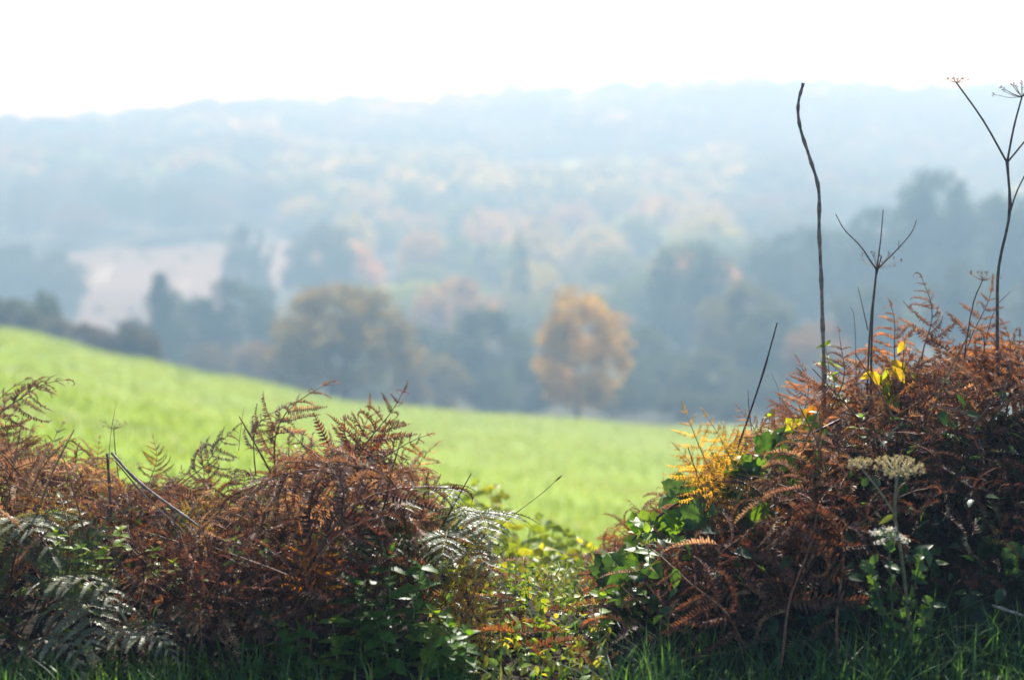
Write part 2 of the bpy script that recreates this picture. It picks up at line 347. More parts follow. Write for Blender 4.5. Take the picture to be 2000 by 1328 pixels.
spec = [  # kind, px, top, d, width px, colour, label, name
 ('conifer', 322, 540, 188, 165, DKG, 'dark pointed conifer beside the round tree at the foot of the stubble', 'conifer_tree'),
 ('round', 268, 628, 182, 105, DKG, 'small dark bushy tree at the foot of the pointed conifer', 'tree'),
 ('round', 470, 552, 200, 185, DKG, 'dark round broadleaf tree between the conifer and the wide olive tree', 'tree'),
 ('broad', 660, 564, 140, 320, (.20, .15, .045), 'wide olive-brown tree on several bare stems at the field edge', 'tree'),
 ('round', 945, 612, 182, 205, (.045, .07, .025), 'dull green round tree between the wide olive tree and the orange one', 'tree'),
 ('ovate', 1128, 578, 132, 200, (.37, .235, .045), 'orange autumn tree with an egg-shaped crown at the field edge', 'tree'),
 ('round', 490, 444, 335, 100, DKG, 'tall dark tree standing in the middle of the pale stubble', 'tree'),
 ('round', 640, 448, 330, 160, (.05, .07, .03), 'broad grey-green tree at the right end of the stubble field', 'tree'),
 ('round', 40, 484, 335, 150, DKG, 'hazy round tree at the left edge below the dark wood belt', 'tree'),
 ('round', 120, 494, 330, 130, (.05, .07, .03), 'hazy round tree touching the left end of the stubble field', 'tree'),
 ('column', 1013, 468, 300, 44, DKG, 'narrow dark column-shaped conifer rising from the mixed wood', 'conifer_tree'),
 ('round', 1340, 480, 232, 190, (.05, .075, .025), 'large round green tree at the left end of the dark wood', 'tree'),
 ('round', 1445, 560, 185, 190, (.10, .10, .03), 'olive round tree in front of the dark wood', 'tree'),
 ('round', 1560, 452, 245, 200, DKG, 'dark green tree in the wood behind the wavy bare stem', 'tree'),
 ('round', 1700, 412, 240, 150, DKG, 'dark tree in the wood behind the forked dead stems', 'tree'),
 ('round', 1812, 344, 235, 170, DKG, 'tallest dark tree of the wood above the bracken bank', 'tree'),
 ('round', 1925, 392, 230, 170, (.05, .08, .03), 'dark green tree in the wood just behind the tall hogweed', 'tree'),
 ('round', 2040, 366, 225, 190, DKG, 'dark tree of the wood cut by the right picture edge', 'tree'),
 ('round', 1590, 636, 165, 150, PNK, 'low pinkish autumn tree behind the base of the wavy stem', 'tree'),
 ('round', 1250, 640, 185, 120, (.06, .085, .03), 'green tree just behind the right shoulder of the orange tree', 'tree'),
 ('round', 1500, 610, 172, 160, (.06, .075, .03), 'dark green tree low in the wood over the slanting stick', 'tree'),
 ('round', 1700, 560, 180, 190, (.05, .07, .03), 'shadowy tree low in the wood behind the dead umbel stems', 'tree'),
 ('round', 1880, 520, 180, 190, (.05, .07, .03), 'shadowy tree low in the wood behind the tall bracken tips', 'tree'),
 ('round', 2050, 540, 175, 190, (.05, .07, .03), 'shadowy low tree of the wood at the right picture edge', 'tree'),
 ('round', 1380, 690, 160, 150, (.07, .085, .035), 'low grey-green tree beside the orange tree at the meadow edge', 'tree'),
 ('round', 830, 640, 190, 120, (.06, .08, .03), 'pale green tree behind the right side of the wide olive tree', 'tree'),
 ('round', 420, 672, 168, 130, (.12, .09, .03), 'low olive bush below the dark round tree', 'bush'),
 ('round', 505, 672, 165, 110, (.19, .125, .06), 'low rusty orange bush left of the wide olive tree', 'bush'),
 ('round', 575, 690, 165, 110, (.07, .08, .03), 'low green bush under the left side of the wide olive tree', 'bush'),
 ('round', 720, 712, 176, 130, (.13, .15, .06), 'green bush seen between the stems of the wide olive tree', 'bush'),
 ('round', 800, 690, 150, 70, (.15, .10, .045), 'small russet bush right of the wide olive tree', 'bush'),
 ('round', 870, 700, 160, 90, (.16, .13, .04), 'small yellowish bush at the field edge before the dull green tree', 'bush'),
 ('round', 1040, 700, 170, 120, (.055, .075, .03), 'dark bush at the field edge left of the orange tree', 'bush'),
 ('round', 1240, 730, 160, 110, (.055, .075, .03), 'dark bush at the field edge right of the orange tree', 'bush'),
 ('round', 1490, 730, 150, 140, (.055, .07, .03), 'dark bush at the meadow edge above the slanting stick', 'bush'),
 ('round', -30, 580, 118, 140, (.06, .075, .025), 'dark green bush at the left end of the hedge on the brow', 'bush'),
 ('round', 40, 588, 118, 90, (.07, .08, .025), 'green bush second in the hedge on the brow', 'bush'),
 ('ovate', 95, 572, 125, 56, (.055, .07, .03), 'slim upright tree poking out of the hedge on the brow', 'tree'),
 ('round', 90, 618, 119, 90, (.10, .085, .035), 'brownish bush in the middle of the hedge on the brow', 'bush'),
 ('round', 130, 628, 120, 60, (.16, .12, .03), 'yellow-brown bush at the right end of the hedge on the brow', 'bush'),
 ('round', 392, 590, 196, 120, DKG, 'dark tree joining the pointed conifer to the round tree', 'tree'),
 ('round', 1310, 690, 172, 140, (.05, .07, .03), 'dark rounded tree filling the edge right of the orange tree', 'tree'),
 ('round', 1330, 762, 142, 110, (.055, .07, .03), 'low dark bush on the meadow edge right of the orange tree', 'bush'),
 ('round', 1420, 770, 140, 120, (.05, .065, .03), 'low dark bush on the meadow edge beside the yellow frond', 'bush'),
 ('round', 1200, 745, 150, 90, (.06, .075, .03), 'small dark bush behind the trunk of the orange tree', 'bush'),
 ('round', 960, 730, 160, 130, (.05, .07, .03), 'low dark bush under the dull green round tree', 'bush'),
 ('round', 42, 226, 705, 105, DKG, 'rounded tree leftmost on the left skyline', 'tree'),
 ('round', 128, 229, 708, 105, DKG, 'broad rounded tree second on the left skyline', 'tree'),
 ('round', 207, 236, 706, 70, DKG, 'small rounded tree third on the left skyline', 'tree'),
 ('round', 330, 212, 800, 120, DKG, 'rounded tree on the skyline where the hill begins to rise', 'tree'),
 ('round', 405, 194, 810, 110, DKG, 'rounded tree on the crest of the rising hill', 'tree'),
]
for kind, px, top, d, wp, col, lab, nm in spec:
    h = max(tall(px, top, d), 2.2)
    tree(kind, px, d, h, W(wp, d), col, lab, nm)
for k in range(9):   # low brown hedge along the crest
    px = 165 + k*17; d = 118 + random.uniform(-1, 2)
    tree('round', px, d, random.uniform(1.5, 2.3) + (1.2 if k > 4 else .4), random.uniform(1.6, 2.2), (.08, .06, .04), 'low brown hedge shrub along the brow below the stubble', 'hedge_shrub', 'low brown hedge on the brow')
for k, (px, d) in enumerate([(200, 352), (262, 352), (305, 420), (290, 428), (345, 402), (180, 328), (246, 330), (310, 440), (372, 425), (230, 340), (240, 425), (400, 440)]):
    tree('round', px, d, random.uniform(1.3, 2), random.uniform(1.5, 2.1), (.09, .10, .07), 'small dark shrub dotted on the pale stubble field', 'shrub', 'shrubs dotted on the stubble field')
# crowds of trees on the valley sides: each its own object out to ~560 m
def in_poly(px, d): return 60 < px < 640 and 300 < d < 436 + max(0, px-110)/500*50
pal_l = [DKG, (.05, .07, .03), (.045, .065, .03), GRN, BRN, (.08, .085, .03)]
pal_m = [(.16, .17, .05), (.32, .32, .07), (.42, .33, .07), (.36, .30, .08), (.30, .22, .08), (.11, .16, .05), (.28, .30, .08), (.36, .28, .12), (.12, .16, .06), (.40, .26, .07)]
pal_r = [DKG, (.05, .075, .03), GRN, OLV, (.08, .085, .03), BRN]
lab_of = {}
def colour_word(c):
    r, g, b = c
    if r < .07: return 'dark green'
    if g > r: return 'dull green'
    if r > 1.6*g: return 'rusty orange'
    if r > 1.15*g: return 'golden brown'
    return 'olive yellow'
cnt = 0
for d in [262, 290, 318, 348, 380, 412, 440, 468, 496, 522]:
    stp = 15.5/d*FPX
    px = -260 + random.uniform(0, stp)
    while px < 2280:
        p = px + random.uniform(-.25, .25)*stp; dd = d + random.uniform(-11, 11)
        px += stp*random.uniform(.85, 1.2)
        if in_poly(p, dd) or (p < 560 and dd < 310) or (dd < 330 and p < 700) or cnt > 225: continue
        zone = 'l' if p < 600 else ('m' if p < 1420 else 'r')
        if zone == 'r' and dd > 400 and p > 1600: continue
        col = random.choice({'l': pal_l, 'm': pal_m, 'r': pal_r}[zone])
        h = random.uniform(10, 17.5); wd = random.uniform(12, 20)
        place = {'l': 'dark wood belt above the stubble', 'm': 'mixed autumn wood in the middle of the valley', 'r': 'wood on the far side of the dark trees'}[zone]
        mark = next(w for q, w in [(100, 'at the far left'), (250, 'over the stubble left end'), (430, 'over the middle stubble'), (600, 'over the stubble right end'), (760, 'above the olive tree'), (900, 'right of the olive tree'), (1050, 'around the narrow conifer'), (1200, 'above the orange tree'), (1420, 'left of the green tree'), (1600, 'behind the wavy stem'), (9999, 'far right')] if p < q)
        deep = 'front' if dd < 370 else ('middle' if dd < 450 else 'back')
        place2 = {'l': 'dark wood', 'm': 'mixed wood', 'r': 'right-hand wood'}[zone]
        tree(random.choice(['round', 'round', 'ovate']), p, dd, h, wd, tuple(c*random.uniform(.85, 1.2) for c in col),
             '%s %s tree, %s of the %s %s' % ('tall' if h > 14 else ('low' if h < 12 else 'medium'), colour_word(col), deep, place2, mark), 'tree', '%s trees of the %s' % (colour_word(col), place))
        cnt += 1
# beyond that the woods read as one mass
def wood(name, d0, d1, n, nq, label, seed, hmin, hmax):
    r = np.random.default_rng(seed)
    d = np.sqrt(r.uniform(d0*d0, d1*d1, n)); px = r.uniform(-500, 2500, n); x = (px-1000)/FPX*d*1.02
    dm = d; d = np.interp(d, rm(np.arange(0, 2200, 10.)), np.arange(0, 2200, 10.))
    keep = ~((px > 960) & (px < 1290) & (d > 830) & (d < 1065)) & ~((px > 1290) & (px < 1430) & (d > 960) & (d < 1120)) & ~((px > 205) & (px < 275) & (d > 660) & (d < 800))
    d = dm
    x, d, px = x[keep], d[keep], px[keep]; n = len(x)
    z = terrain(x, d); h = r.uniform(hmin, hmax, n)*np.where(r.random(n) < .25, 1.25, 1); wd = h*r.uniform(1.1, 1.6, n)
    pal = np.array([DKG, DKG, GRN, OLV, (.10, .11, .04), YEL, BRN, (.20, .12, .05)])
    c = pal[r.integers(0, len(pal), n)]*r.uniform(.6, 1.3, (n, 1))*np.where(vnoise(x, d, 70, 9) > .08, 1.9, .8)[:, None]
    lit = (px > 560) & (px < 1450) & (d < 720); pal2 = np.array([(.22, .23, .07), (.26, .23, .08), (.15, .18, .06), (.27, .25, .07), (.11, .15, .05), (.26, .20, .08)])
    c[lit] = pal2[r.integers(0, 6, lit.sum())]*r.uniform(.8, 1.7, (lit.sum(), 1))  # sunlit look of the central wood put into brighter leaf colours
    g = r.normal(size=(n, nq, 3)); g /= np.linalg.norm(g, axis=2)[..., None]; g[..., 2] = np.abs(g[..., 2])*1.15-.3
    k = r.uniform(.75, 1.05, (n, nq, 1))
    P = np.stack([x, d, z+h*.45], -1)[:, None, :] + g*k*np.stack([wd/2, wd/2, h*.5], -1)[:, None, :]
    a = r.normal(size=(n, nq, 3)); a /= np.linalg.norm(a, axis=2)[..., None]
    b = np.cross(a, g + r.normal(size=(n, nq, 3))*.5); b /= np.linalg.norm(b, axis=2)[..., None]
    s = (wd/2*2.1/math.sqrt(nq))[:, None, None]*r.uniform(.7, 1.3, (n, nq, 1))
    v = np.stack([P-a*s, P-b*s, P+a*s, P+b*s], 2).reshape(-1, 3)
    col = np.repeat(c, nq*4, axis=0)
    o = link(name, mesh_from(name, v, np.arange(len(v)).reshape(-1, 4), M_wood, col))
    tag(o, label, 'wood', kind='stuff'); return v[:, 2].max()
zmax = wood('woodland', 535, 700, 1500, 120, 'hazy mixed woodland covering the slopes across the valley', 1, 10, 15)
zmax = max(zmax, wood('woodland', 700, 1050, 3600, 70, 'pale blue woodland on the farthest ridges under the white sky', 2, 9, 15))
print('trees', tree_n[0], 'zmax', zmax)

# ------------------------------------------------------------------ haze: one closed box of thin air round everything
def haze():
    zs = [o.matrix_basis.translation.z for o in sc.objects]
    z0 = float(min(tv[:, 2].min(), vv[:, 2].min())) - 1.0; z1 = float(max(zmax, 4.5)) + 1.0; print('box', z0, z1)
    x = .96*(1095+40)+10; y0, y1 = -20, 1100
    v = [(sx*x, y, z) for z in (z0, z1) for y in (y0, y1) for sx in (-1, 1)]
    f = [(0, 2, 3, 1), (4, 5, 7, 6), (0, 1, 5, 4), (2, 6, 7, 3), (0, 4, 6, 2), (1, 3, 7, 5)]
    m, nt, out = nodes('haze')
    p = N(nt, 'ShaderNodeVolumePrincipled'); p.inputs['Density'].default_value = HAZE; p.inputs['Density Attribute'].default_value = ''
    p.inputs['Color'].default_value = (.48, .77, 1.0, 1); p.inputs['Absorption Color'].default_value = (1, 1, 1, 1); p.inputs['Anisotropy'].default_value = .1
    nt.links.new(p.outputs[0], out.inputs['Volume']); m.cycles.homogeneous_volume = True
    tag(link('haze', mesh_from('haze', v, f, m)), 'thin bluish autumn haze filling the valley', 'haze', kind='stuff')
haze()

# ------------------------------------------------------------------ meadow grass (uncountable)
def blades(name, P, hgt, wid, lean, col, mat, label, segs=2, droop=.5):
    n = len(P); r = np.random.default_rng(len(P))
    th = r.uniform(0, 6.28, n); dirv = np.stack([np.cos(th), np.sin(th), np.zeros(n)], -1); side = np.stack([-np.sin(th), np.cos(th), np.zeros(n)], -1)
    rows = []
    for k in range(segs+1):
        s = k/segs; wv = wid*(1-s**1.5)*.5 + 1e-4
        ctr = P + dirv*(lean*hgt*s**1.8)[:, None] + np.array([0, 0, 1.])*(hgt*(s - droop*lean*s*s*.6))[:, None]
        rows += [ctr - side*wv[:, None], ctr + side*wv[:, None]]
    v = np.stack(rows, 1).reshape(-1, 3); m = 2*(segs+1)
    base = np.arange(n)[:, None]*m; q = []
    for k in range(segs): q.append(base + np.array([[2*k, 2*k+1, 2*k+3, 2*k+2]]))
    f = np.stack(q, 1).reshape(-1, 4)
    o = link(name, mesh_from(name, v, f, mat, np.repeat(col, m, axis=0)))
    return tag(o, label, 'grass', kind='stuff')
n = 70000
d = 8.5 + 100*rng.random(n)**1.6; x = (rng.uniform(-150, 2150, n)-1000)/FPX*d*1.03; z = terrain(x, d)
pn = vnoise(x, d*.6, 3.2, 4) + vnoise(x, d, .9, 6)*.6
c = np.stack([.235+.07*pn, .335+.06*pn, .04+.02*pn], -1)*rng.uniform(.9, 1.1, (n, 1))
dry = rng.random(n) < .06+.12*np.clip(pn, 0, 1); c[dry] = (.33, .30, .10)
blades('meadow_grass', np.stack([x, d, z], -1), rng.uniform(.05, .12, n)*(1+d/60), .012+.0009*d, rng.uniform(.1, .8, n), c, M_mgrass, 'bright sunlit short grass covering the sloping field', 1)

# ------------------------------------------------------------------ bracken
def leaflet_mesh(seed, npair, curl, fold, jit, width, miss, mat, plen=.17):
    r = random.Random(seed); V = []; F = []
    # midrib as a curve in the x-z plane, curling down (-z), with a sideways bend
    pts = [Vector((0, 0, 0))]; ang = .12; sb = 0; K = 16
    for i in range(K):
        s = (i+1)/K; ang -= curl/K*(.4+1.6*s*s); sb += r.uniform(-.5, .5)*jit/K*3
        pts.append(pts[-1] + Vector((math.cos(ang)*math.cos(sb), math.sin(sb), math.sin(ang)))/K)
    tv_, tf_ = tube(pts[::2], [.011*(1-.8*i/8)+.002 for i in range(9)], 3, False); V += tv_; F += tf_
    for i in range(npair):
        t = .05 + .93*i/(npair-1); q = t*K; k = min(int(q), K-1); p = pts[k].lerp(pts[k+1], q-k); tg = (pts[k+1]-pts[k]).normalized()
        up = tg.cross(Vector((0, 1, 0))) * -1; up = up if up.z > -2 else -up
        l = plen*(1-t)**.72 + .022
        if t < .12: l *= .75
        wd = width/npair*(.85+.3*r.random())*(1 if t < .85 else .6)
        for sd in (-1, 1):
            if r.random() < miss: continue
            fa = fold + r.uniform(-1, 1)*jit*.9; bend = fold*.7 + r.uniform(-.3, .9)*jit
            side = Vector((0, sd, 0))
            d1 = (side*math.cos(fa) - up*math.sin(fa) + tg*(.28+r.uniform(-.3, .3)*jit)).normalized()
            d2 = (side*math.cos(fa+bend) - up*math.sin(fa+bend) + tg*.45).normalized()
            wv = (tg + up*r.uniform(-1, 1)*jit*.8).normalized()*wd*.5
            ll = l*r.uniform(.82, 1.1); m = p + d1*ll*.5; e = m + d2*ll*.5; o = len(V)
            V += [p-wv*.9, p+wv*.9, m+wv*.85, m-wv*.85, e]
            F += [(o, o+1, o+2, o+3), (o+3, o+2, o+4)]
    return mesh_from('leaflet', V, F, mat)
LF = {'green': [leaflet_mesh(i, 17, .45+.15*i, .12, .18, .95, .0, M_fern) for i in range(4)],
      'dead': [leaflet_mesh(20+i, 20, [.5, 1.1, 1.8, 2.6, 3.4, .8][i], [.5, .8, .9, 1.0, .9, .35][i], .42, .8, .05, M_dead, .165) for i in range(6)],
      'gold': [leaflet_mesh(50+i, 16, .6+.3*i, .35, .35, .72, .02, M_fern) for i in range(3)]}
def frond_proto(style, seed):
    r = random.Random(seed); dead = style == 'dead'
    s0 = r.uniform(.30, .42); npair = r.randint(8, 10); bulge = r.uniform(.10, .26) if not dead else r.uniform(.05, .3); sw = r.uniform(-.12, .12)
    ph = r.uniform(0, 6)
    def c(s): return Vector((bulge*4*s*(1-s)*(.6+.8*s) + (.02*math.sin(9*s+ph) if dead else 0), sw*math.sin(math.pi*s) + (.015*math.sin(11*s+ph) if dead else 0), s))
    pts = [c(i/12) for i in range(13)]
    stem = MB().add(tube(pts, [.0085*(1-.82*i/12)+.0008 for i in range(13)], 4)).mesh('stem', M_stalk)
    items = []; pl = r.uniform(.36, .46) if not dead else r.uniform(.40, .54)
    for i in range(npair):
        s = s0 + (.97-s0)*(i/(npair-1))**.85; tg = (c(min(s+.02, 1))-c(s-.02)).normalized()
        nrm = tg.cross(Vector((0, 1, 0))); nrm = nrm if nrm.x > 0 else -nrm
        f = (s-s0)/(1-s0); ln = pl*((1-f)**.85*(.78+.22*min(1, f*6)) + .06)
        for sd in (-1, 1):
            if dead and r.random() < .1: continue
            j = .4 if dead else .14; a = R(72-28*f) + r.uniform(-j, j)*.5
            dr = tg*math.cos(a) + Vector((0, sd, 0))*math.sin(a) - nrm*((.35 if dead else .12) + r.uniform(-j, j)*.8)
            tw = nrm + Vector((0, r.uniform(-1, 1), 0))*j*1.6 + tg*r.uniform(-1, 1)*j
            items.append((r.randrange(len(LF[style])), frame(dr, tw, c(s) , ln*r.uniform(.8, 1.12))))
    e = c(1); items.append((r.randrange(len(LF[style])), frame((e-c(.94)), Vector((1, 0, .3)), c(.96), pl*.3)))
    return stem, items
FP = {s: [frond_proto(s, 100+17*i+len(s)) for i in range(n)] for s, n in (('green', 6), ('dead', 12), ('gold', 4))}
nfr = [0]
def frond(style, base, tip, face, col, label, group=None, stemc=None, proto=None, name='bracken_frond'):
    base, tip, face = Vector(base), Vector(tip), Vector(face)
    zc = tip-base; L = zc.length; zc = zc/L; x = face - zc*face.dot(zc)
    x = x.normalized() if x.length > 1e-4 else zc.orthogonal().normalized(); y = zc.cross(x)
    m = Matrix((x*L, y*L, zc*L)).transposed().to_4x4(); m.translation = base
    t = thing(name, label, 'fern', m, group)
    stem, items = FP[style][(nfr[0] if proto is None else proto) % len(FP[style])]; nfr[0] += 1
    link('stem', stem, t, stemc or (.20, .09, .04))
    for k, mm in items:
        j = random.uniform(.72, 1.3); cc = tuple(v*j for v in col)
        link('leaflet', LF[style][k], t, cc, mm)
    return t
BROWNS = [(.15, .085, .062), (.12, .07, .056), (.18, .11, .075), (.10, .06, .052), (.22, .13, .075), (.32, .23, .14), (.15, .105, .08)]
RUSTS = [(.20, .11, .06), (.26, .14, .06), (.15, .088, .065), (.30, .15, .05), (.17, .09, .06), (.30, .19, .10)]
BROWNS = [tuple(v*1.4 for v in c) for c in BROWNS]; RUSTS = [tuple(v*1.4 for v in c) for c in RUSTS]
GOLD, YGREEN, SGREEN = (.48, .25, .03), (.30, .30, .05), (.10, .15, .05)
TOPX = [-250, 0, 100, 200, 300, 420, 520, 600, 700, 800, 860, 940, 1000, 1100, 1160, 1250, 1330, 1400, 1470, 1560, 1650, 1750, 1850, 2000, 2250]
TOPY = [800, 800, 825, 890, 905, 910, 880, 830, 815, 850, 930, 1030, 1120, 1185, 1120, 1030, 970, 880, 800, 740, 690, 640, 625, 640, 640]
def top_py(px): return float(np.interp(px, TOPX, TOPY))
LMK_L = [(60, 'at the left picture edge'), (180, 'left of the broken stalk'), (260, 'beside the broken stalk'), (400, 'under the snapped slanting stalk'), (520, 'by the short snapped stick'), (640, 'below the highest curled tip'), (760, 'around the orange fronds'), (960, 'behind the silvery green ferns')]
LMK_R = [(1180, 'in the gap'), (1290, 'by the brown cane'), (1400, 'under the yellow frond'), (1500, 'by the slanting stick'), (1620, 'left of the wavy stem'), (1700, 'right of the wavy stem'), (1790, 'by the yellow-leaved sapling'), (1900, 'left of the tall hogweed'), (9999, 'at the right picture edge')]
def frond_label(px, d, off, col, h, row):
    tone = 'fading green' if col[1] > .85*col[0] else 'golden' if col[0] > .2 and col[1] > .55*col[0] else 'dark brown' if sum(col) < .33 else ('pale rusty' if col[0] > .35 else ('rusty' if col[0] > 1.98*col[1] and col[0] > .16 else 'mid brown'))
    pose = 'leaning left' if off.x < -.07 else ('leaning right' if off.x > .07 else ('tipping forward' if off.y < -.08 else 'upright'))
    place = next(w for q, w in (LMK_L if px < 960 else LMK_R) if px <= q)
    size = 'tall' if h > .42 else ('short' if h < .24 else 'middling')
    return '%s %s bracken frond %s %s %s' % (size, tone, pose, row, place)
def scatter(n, p0, p1, d0, d1, cols, label, group, hlo, hhi, flop, style='dead', seed=0, cap=None):
    r = random.Random(seed)
    for k in range(n):
        px = p0 + (p1-p0)*(k+r.random())/n; d = r.uniform(d0, d1)
        x = (px-1000)/FPX*d*1.04; zb = tz(x, d)
        tp = top_py(px) + r.uniform(-10, 45)
        zt = at(px, tp, d).z
        h = max(zt-zb, .16)*r.uniform(hlo, hhi)
        if cap: h = min(h, cap)
        a = r.uniform(0, 6.283); ln = h*r.uniform(.3, 1.0)*flop
        off = Vector((math.cos(a)*ln, math.sin(a)*ln*.7-.05, 0))
        b = Vector((x-off.x*.4, d-off.y*.4, 0)); b.z = tz(b.x, b.y)-.02
        tip = Vector((x+off.x*.6, d+off.y*.6, zb+h))
        face = Vector((-off.x, -off.y, 0)).normalized()*r.uniform(-.3, 1) + Vector((r.uniform(-.5, .5), -r.uniform(-.2, 1), .5))
        col = r.choice(cols); row = 'on the crest' if 'crest' in label or 'top' in label else ('at the foot' if 'foot' in label else ('low down' if 'gap' in label else 'on the flank'))
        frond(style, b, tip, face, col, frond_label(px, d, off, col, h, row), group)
scatter(48, -160, 930, 5.0, 5.6, BROWNS, 'withered brown bracken frond along the crest of the low left mound', 'withered bracken on the crest of the left mound', .8, 1.05, .9, seed=1)
scatter(44, -160, 900, 4.4, 5.0, BROWNS, 'withered brown bracken frond on the near flank of the low left mound', 'withered bracken on the flank of the left mound', .7, .98, 1.2, seed=2)
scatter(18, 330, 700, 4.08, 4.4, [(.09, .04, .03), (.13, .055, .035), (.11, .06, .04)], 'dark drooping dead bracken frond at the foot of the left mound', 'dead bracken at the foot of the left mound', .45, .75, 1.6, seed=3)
scatter(52, 1200, 2200, 5.0, 5.7, RUSTS+[(.34, .17, .05), (.38, .18, .05), (.28, .13, .05)], 'rust-brown bracken frond along the top of the high right bank', 'rusty bracken on top of the right bank', .8, 1.08, .8, seed=4)  # extra bright rusts paint the sunlit glow along the crest
scatter(24, 1180, 1640, 4.5, 5.0, RUSTS[:3]+BROWNS[:2], 'brown bracken frond on the shaded face of the high right bank', 'bracken on the shaded face of the right bank', .55, .85, 1.1, seed=5)
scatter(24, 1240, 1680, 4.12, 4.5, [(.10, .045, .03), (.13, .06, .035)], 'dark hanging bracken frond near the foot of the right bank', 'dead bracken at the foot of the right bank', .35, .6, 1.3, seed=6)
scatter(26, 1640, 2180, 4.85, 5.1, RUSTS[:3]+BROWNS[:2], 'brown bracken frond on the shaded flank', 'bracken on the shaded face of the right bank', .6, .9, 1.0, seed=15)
scatter(3, 900, 1150, 4.6, 4.9, [(.22, .15, .07), (.26, .18, .07)], 'low reddish dead bracken in the gap between the mounds', 'dead bracken in the gap', .5, .9, 1.6, seed=7)
CAM, UP, SUNV = Vector((0, -1, .25)), Vector((0, 0, 1)), sdir
def hero(style, b, t, face, col, label, proto=None, stemc=None):
    B = at(*b); B.z = min(B.z, B.z); return frond(style, B, at(*t), face, col, label, None, stemc, proto)
# skyline fronds of the left mound
hero('dead', (560, 1010, 5.15), (640, 745, 5.1), (-.5, -.6, .2), BROWNS[2], 'tall thin withered frond with the highest curled tip on the left mound', 0)
hero('dead', (640, 1000, 5.1), (790, 752, 5.05), (.3, -1, .3), (.17, .065, .04), 'withered frond whose curled tip leans out over the pale field', 3)
hero('dead', (600, 960, 5.0), (845, 850, 4.95), (0, -1, .5), (.28, .12, .035), 'flat orange-brown frond spread sideways against the bright field', 5)
hero('dead', (620, 1000, 5.05), (720, 790, 5.0), (.1, -1, .2), (.24, .10, .035), 'upright rusty frond in the middle of the left mound skyline', 7)
hero('dead', (500, 930, 5.1), (575, 785, 5.1), (-.6, -.7, .1), BROWNS[0], 'small curled frond left of the highest withered tip', 2)
hero('dead', (650, 1050, 5.0), (880, 945, 5.0), (0, -.8, .8), (.20, .09, .04), 'lace-like frond trailing right above the silvery green ferns', 9)
hero('dead', (-40, 860, 5.2), (140, 745, 5.15), (-.2, -.6, .8), BROWNS[0], 'arching withered frond reaching right at the left picture edge', 4)
hero('dead', (20, 950, 5.2), (65, 735, 5.2), (-.5, -.7, .1), BROWNS[1], 'upright withered frond at the left picture edge', 6)
hero('dead', (330, 960, 5.2), (460, 838, 5.15), (-.3, -.7, .6), BROWNS[3], 'thin curled frond arching above the broken stalk', 8)
hero('dead', (270, 980, 5.15), (300, 850, 5.15), (.5, -.8, .1), (.22, .12, .04), 'short brown-green frond behind the broken stalk', 10)
hero('gold', (180, 980, 5.2), (195, 850, 5.2), (.2, -1, .2), (.45, .26, .04), 'small yellow frond glowing behind the bent stalk', 1)
for i, (b, t, lab) in enumerate([((700, 980, 5.1), (740, 800, 5.05), 'lacy upright frond right of the rusty one on the left skyline'), ((760, 1000, 5.05), (815, 860, 5.0), 'lacy frond at the right shoulder of the left mound'),
  ((420, 1000, 5.15), (395, 860, 5.15), 'sparse frond on the skyline left of the snapped stick'), ((100, 980, 5.2), (130, 820, 5.15), 'lacy frond on the skyline left of the broken stalk'), ((-20, 980, 5.2), (10, 780, 5.2), 'frond with drooping tips cut by the left edge'),
  ((540, 1010, 5.1), (530, 870, 5.1), 'small lacy frond right of the snapped stick')]):
    hero('dead', b, t, (random.uniform(-.4, .4), -1, .3), BROWNS[i % 5], lab, i*2)
# orange, yellow and silvery green fronds; grey-green colour adds to the silver glint
hero('gold', (630, 1180, 4.3), (585, 1030, 4.12), (.2, -1, .4), (.42, .17, .02), 'bright orange frond in the middle of the left mound', 0)
hero('gold', (650, 1190, 4.3), (668, 1035, 4.12), (-.2, -1, .4), (.38, .17, .02), 'second orange frond beside the brightest one on the left mound', 2)
for i, (b, t, lab, col) in enumerate([
  ((850, 1060, 4.75), (955, 1075, 4.25), 'silvery green frond arching right at the end of the left mound', SGREEN),
  ((830, 1030, 4.8), (905, 1005, 4.4), 'topmost silvery green frond at the end of the left mound', SGREEN),
  ((780, 1120, 4.6), (665, 1130, 4.15), 'silvery frond arching left over the nettles', (.13, .16, .07)),
  ((800, 1090, 4.7), (770, 1090, 4.2), 'pale frond bowing forward above the nettles', SGREEN),
  ((840, 1130, 4.6), (985, 1150, 4.15), 'drooping grey-green frond above the sunlit ground leaves', (.14, .15, .06)),
  ((760, 1060, 4.75), (700, 1070, 4.3), 'silvery frond reaching left toward the orange fronds', (.13, .16, .08)),
  ((830, 1090, 4.65), (860, 1110, 4.15), 'broad silver-lit frond in the middle of the green ferns', (.13, .17, .07)),
  ((870, 1060, 4.7), (940, 1040, 4.35), 'slim green frond pointing right toward the grass stalk', (.15, .19, .05)),
  ((790, 1180, 4.45), (600, 1170, 4.08), 'white-lit frond arching left low on the mound', (.16, .12, .08))]):
    hero('green', b, t, UP, col, lab, i, (.18, .14, .04))
for b, t, lab, col in [((880, 1250, 4.32), (965, 1100, 4.29), 'yellow-orange frond hanging below the silvery ferns', (.42, .22, .03)),
  ((860, 1210, 4.35), (950, 1035, 4.32), 'yellow-green frond pointing up at the edge of the field', (.34, .27, .04)),
  ((900, 1290, 4.26), (975, 1150, 4.20), 'yellow-brown frond low beside the sunlit ground leaves', (.34, .27, .06))]:
    hero('gold', b, t, (-.2, -1, .3), col, lab, None, (.35, .2, .04))
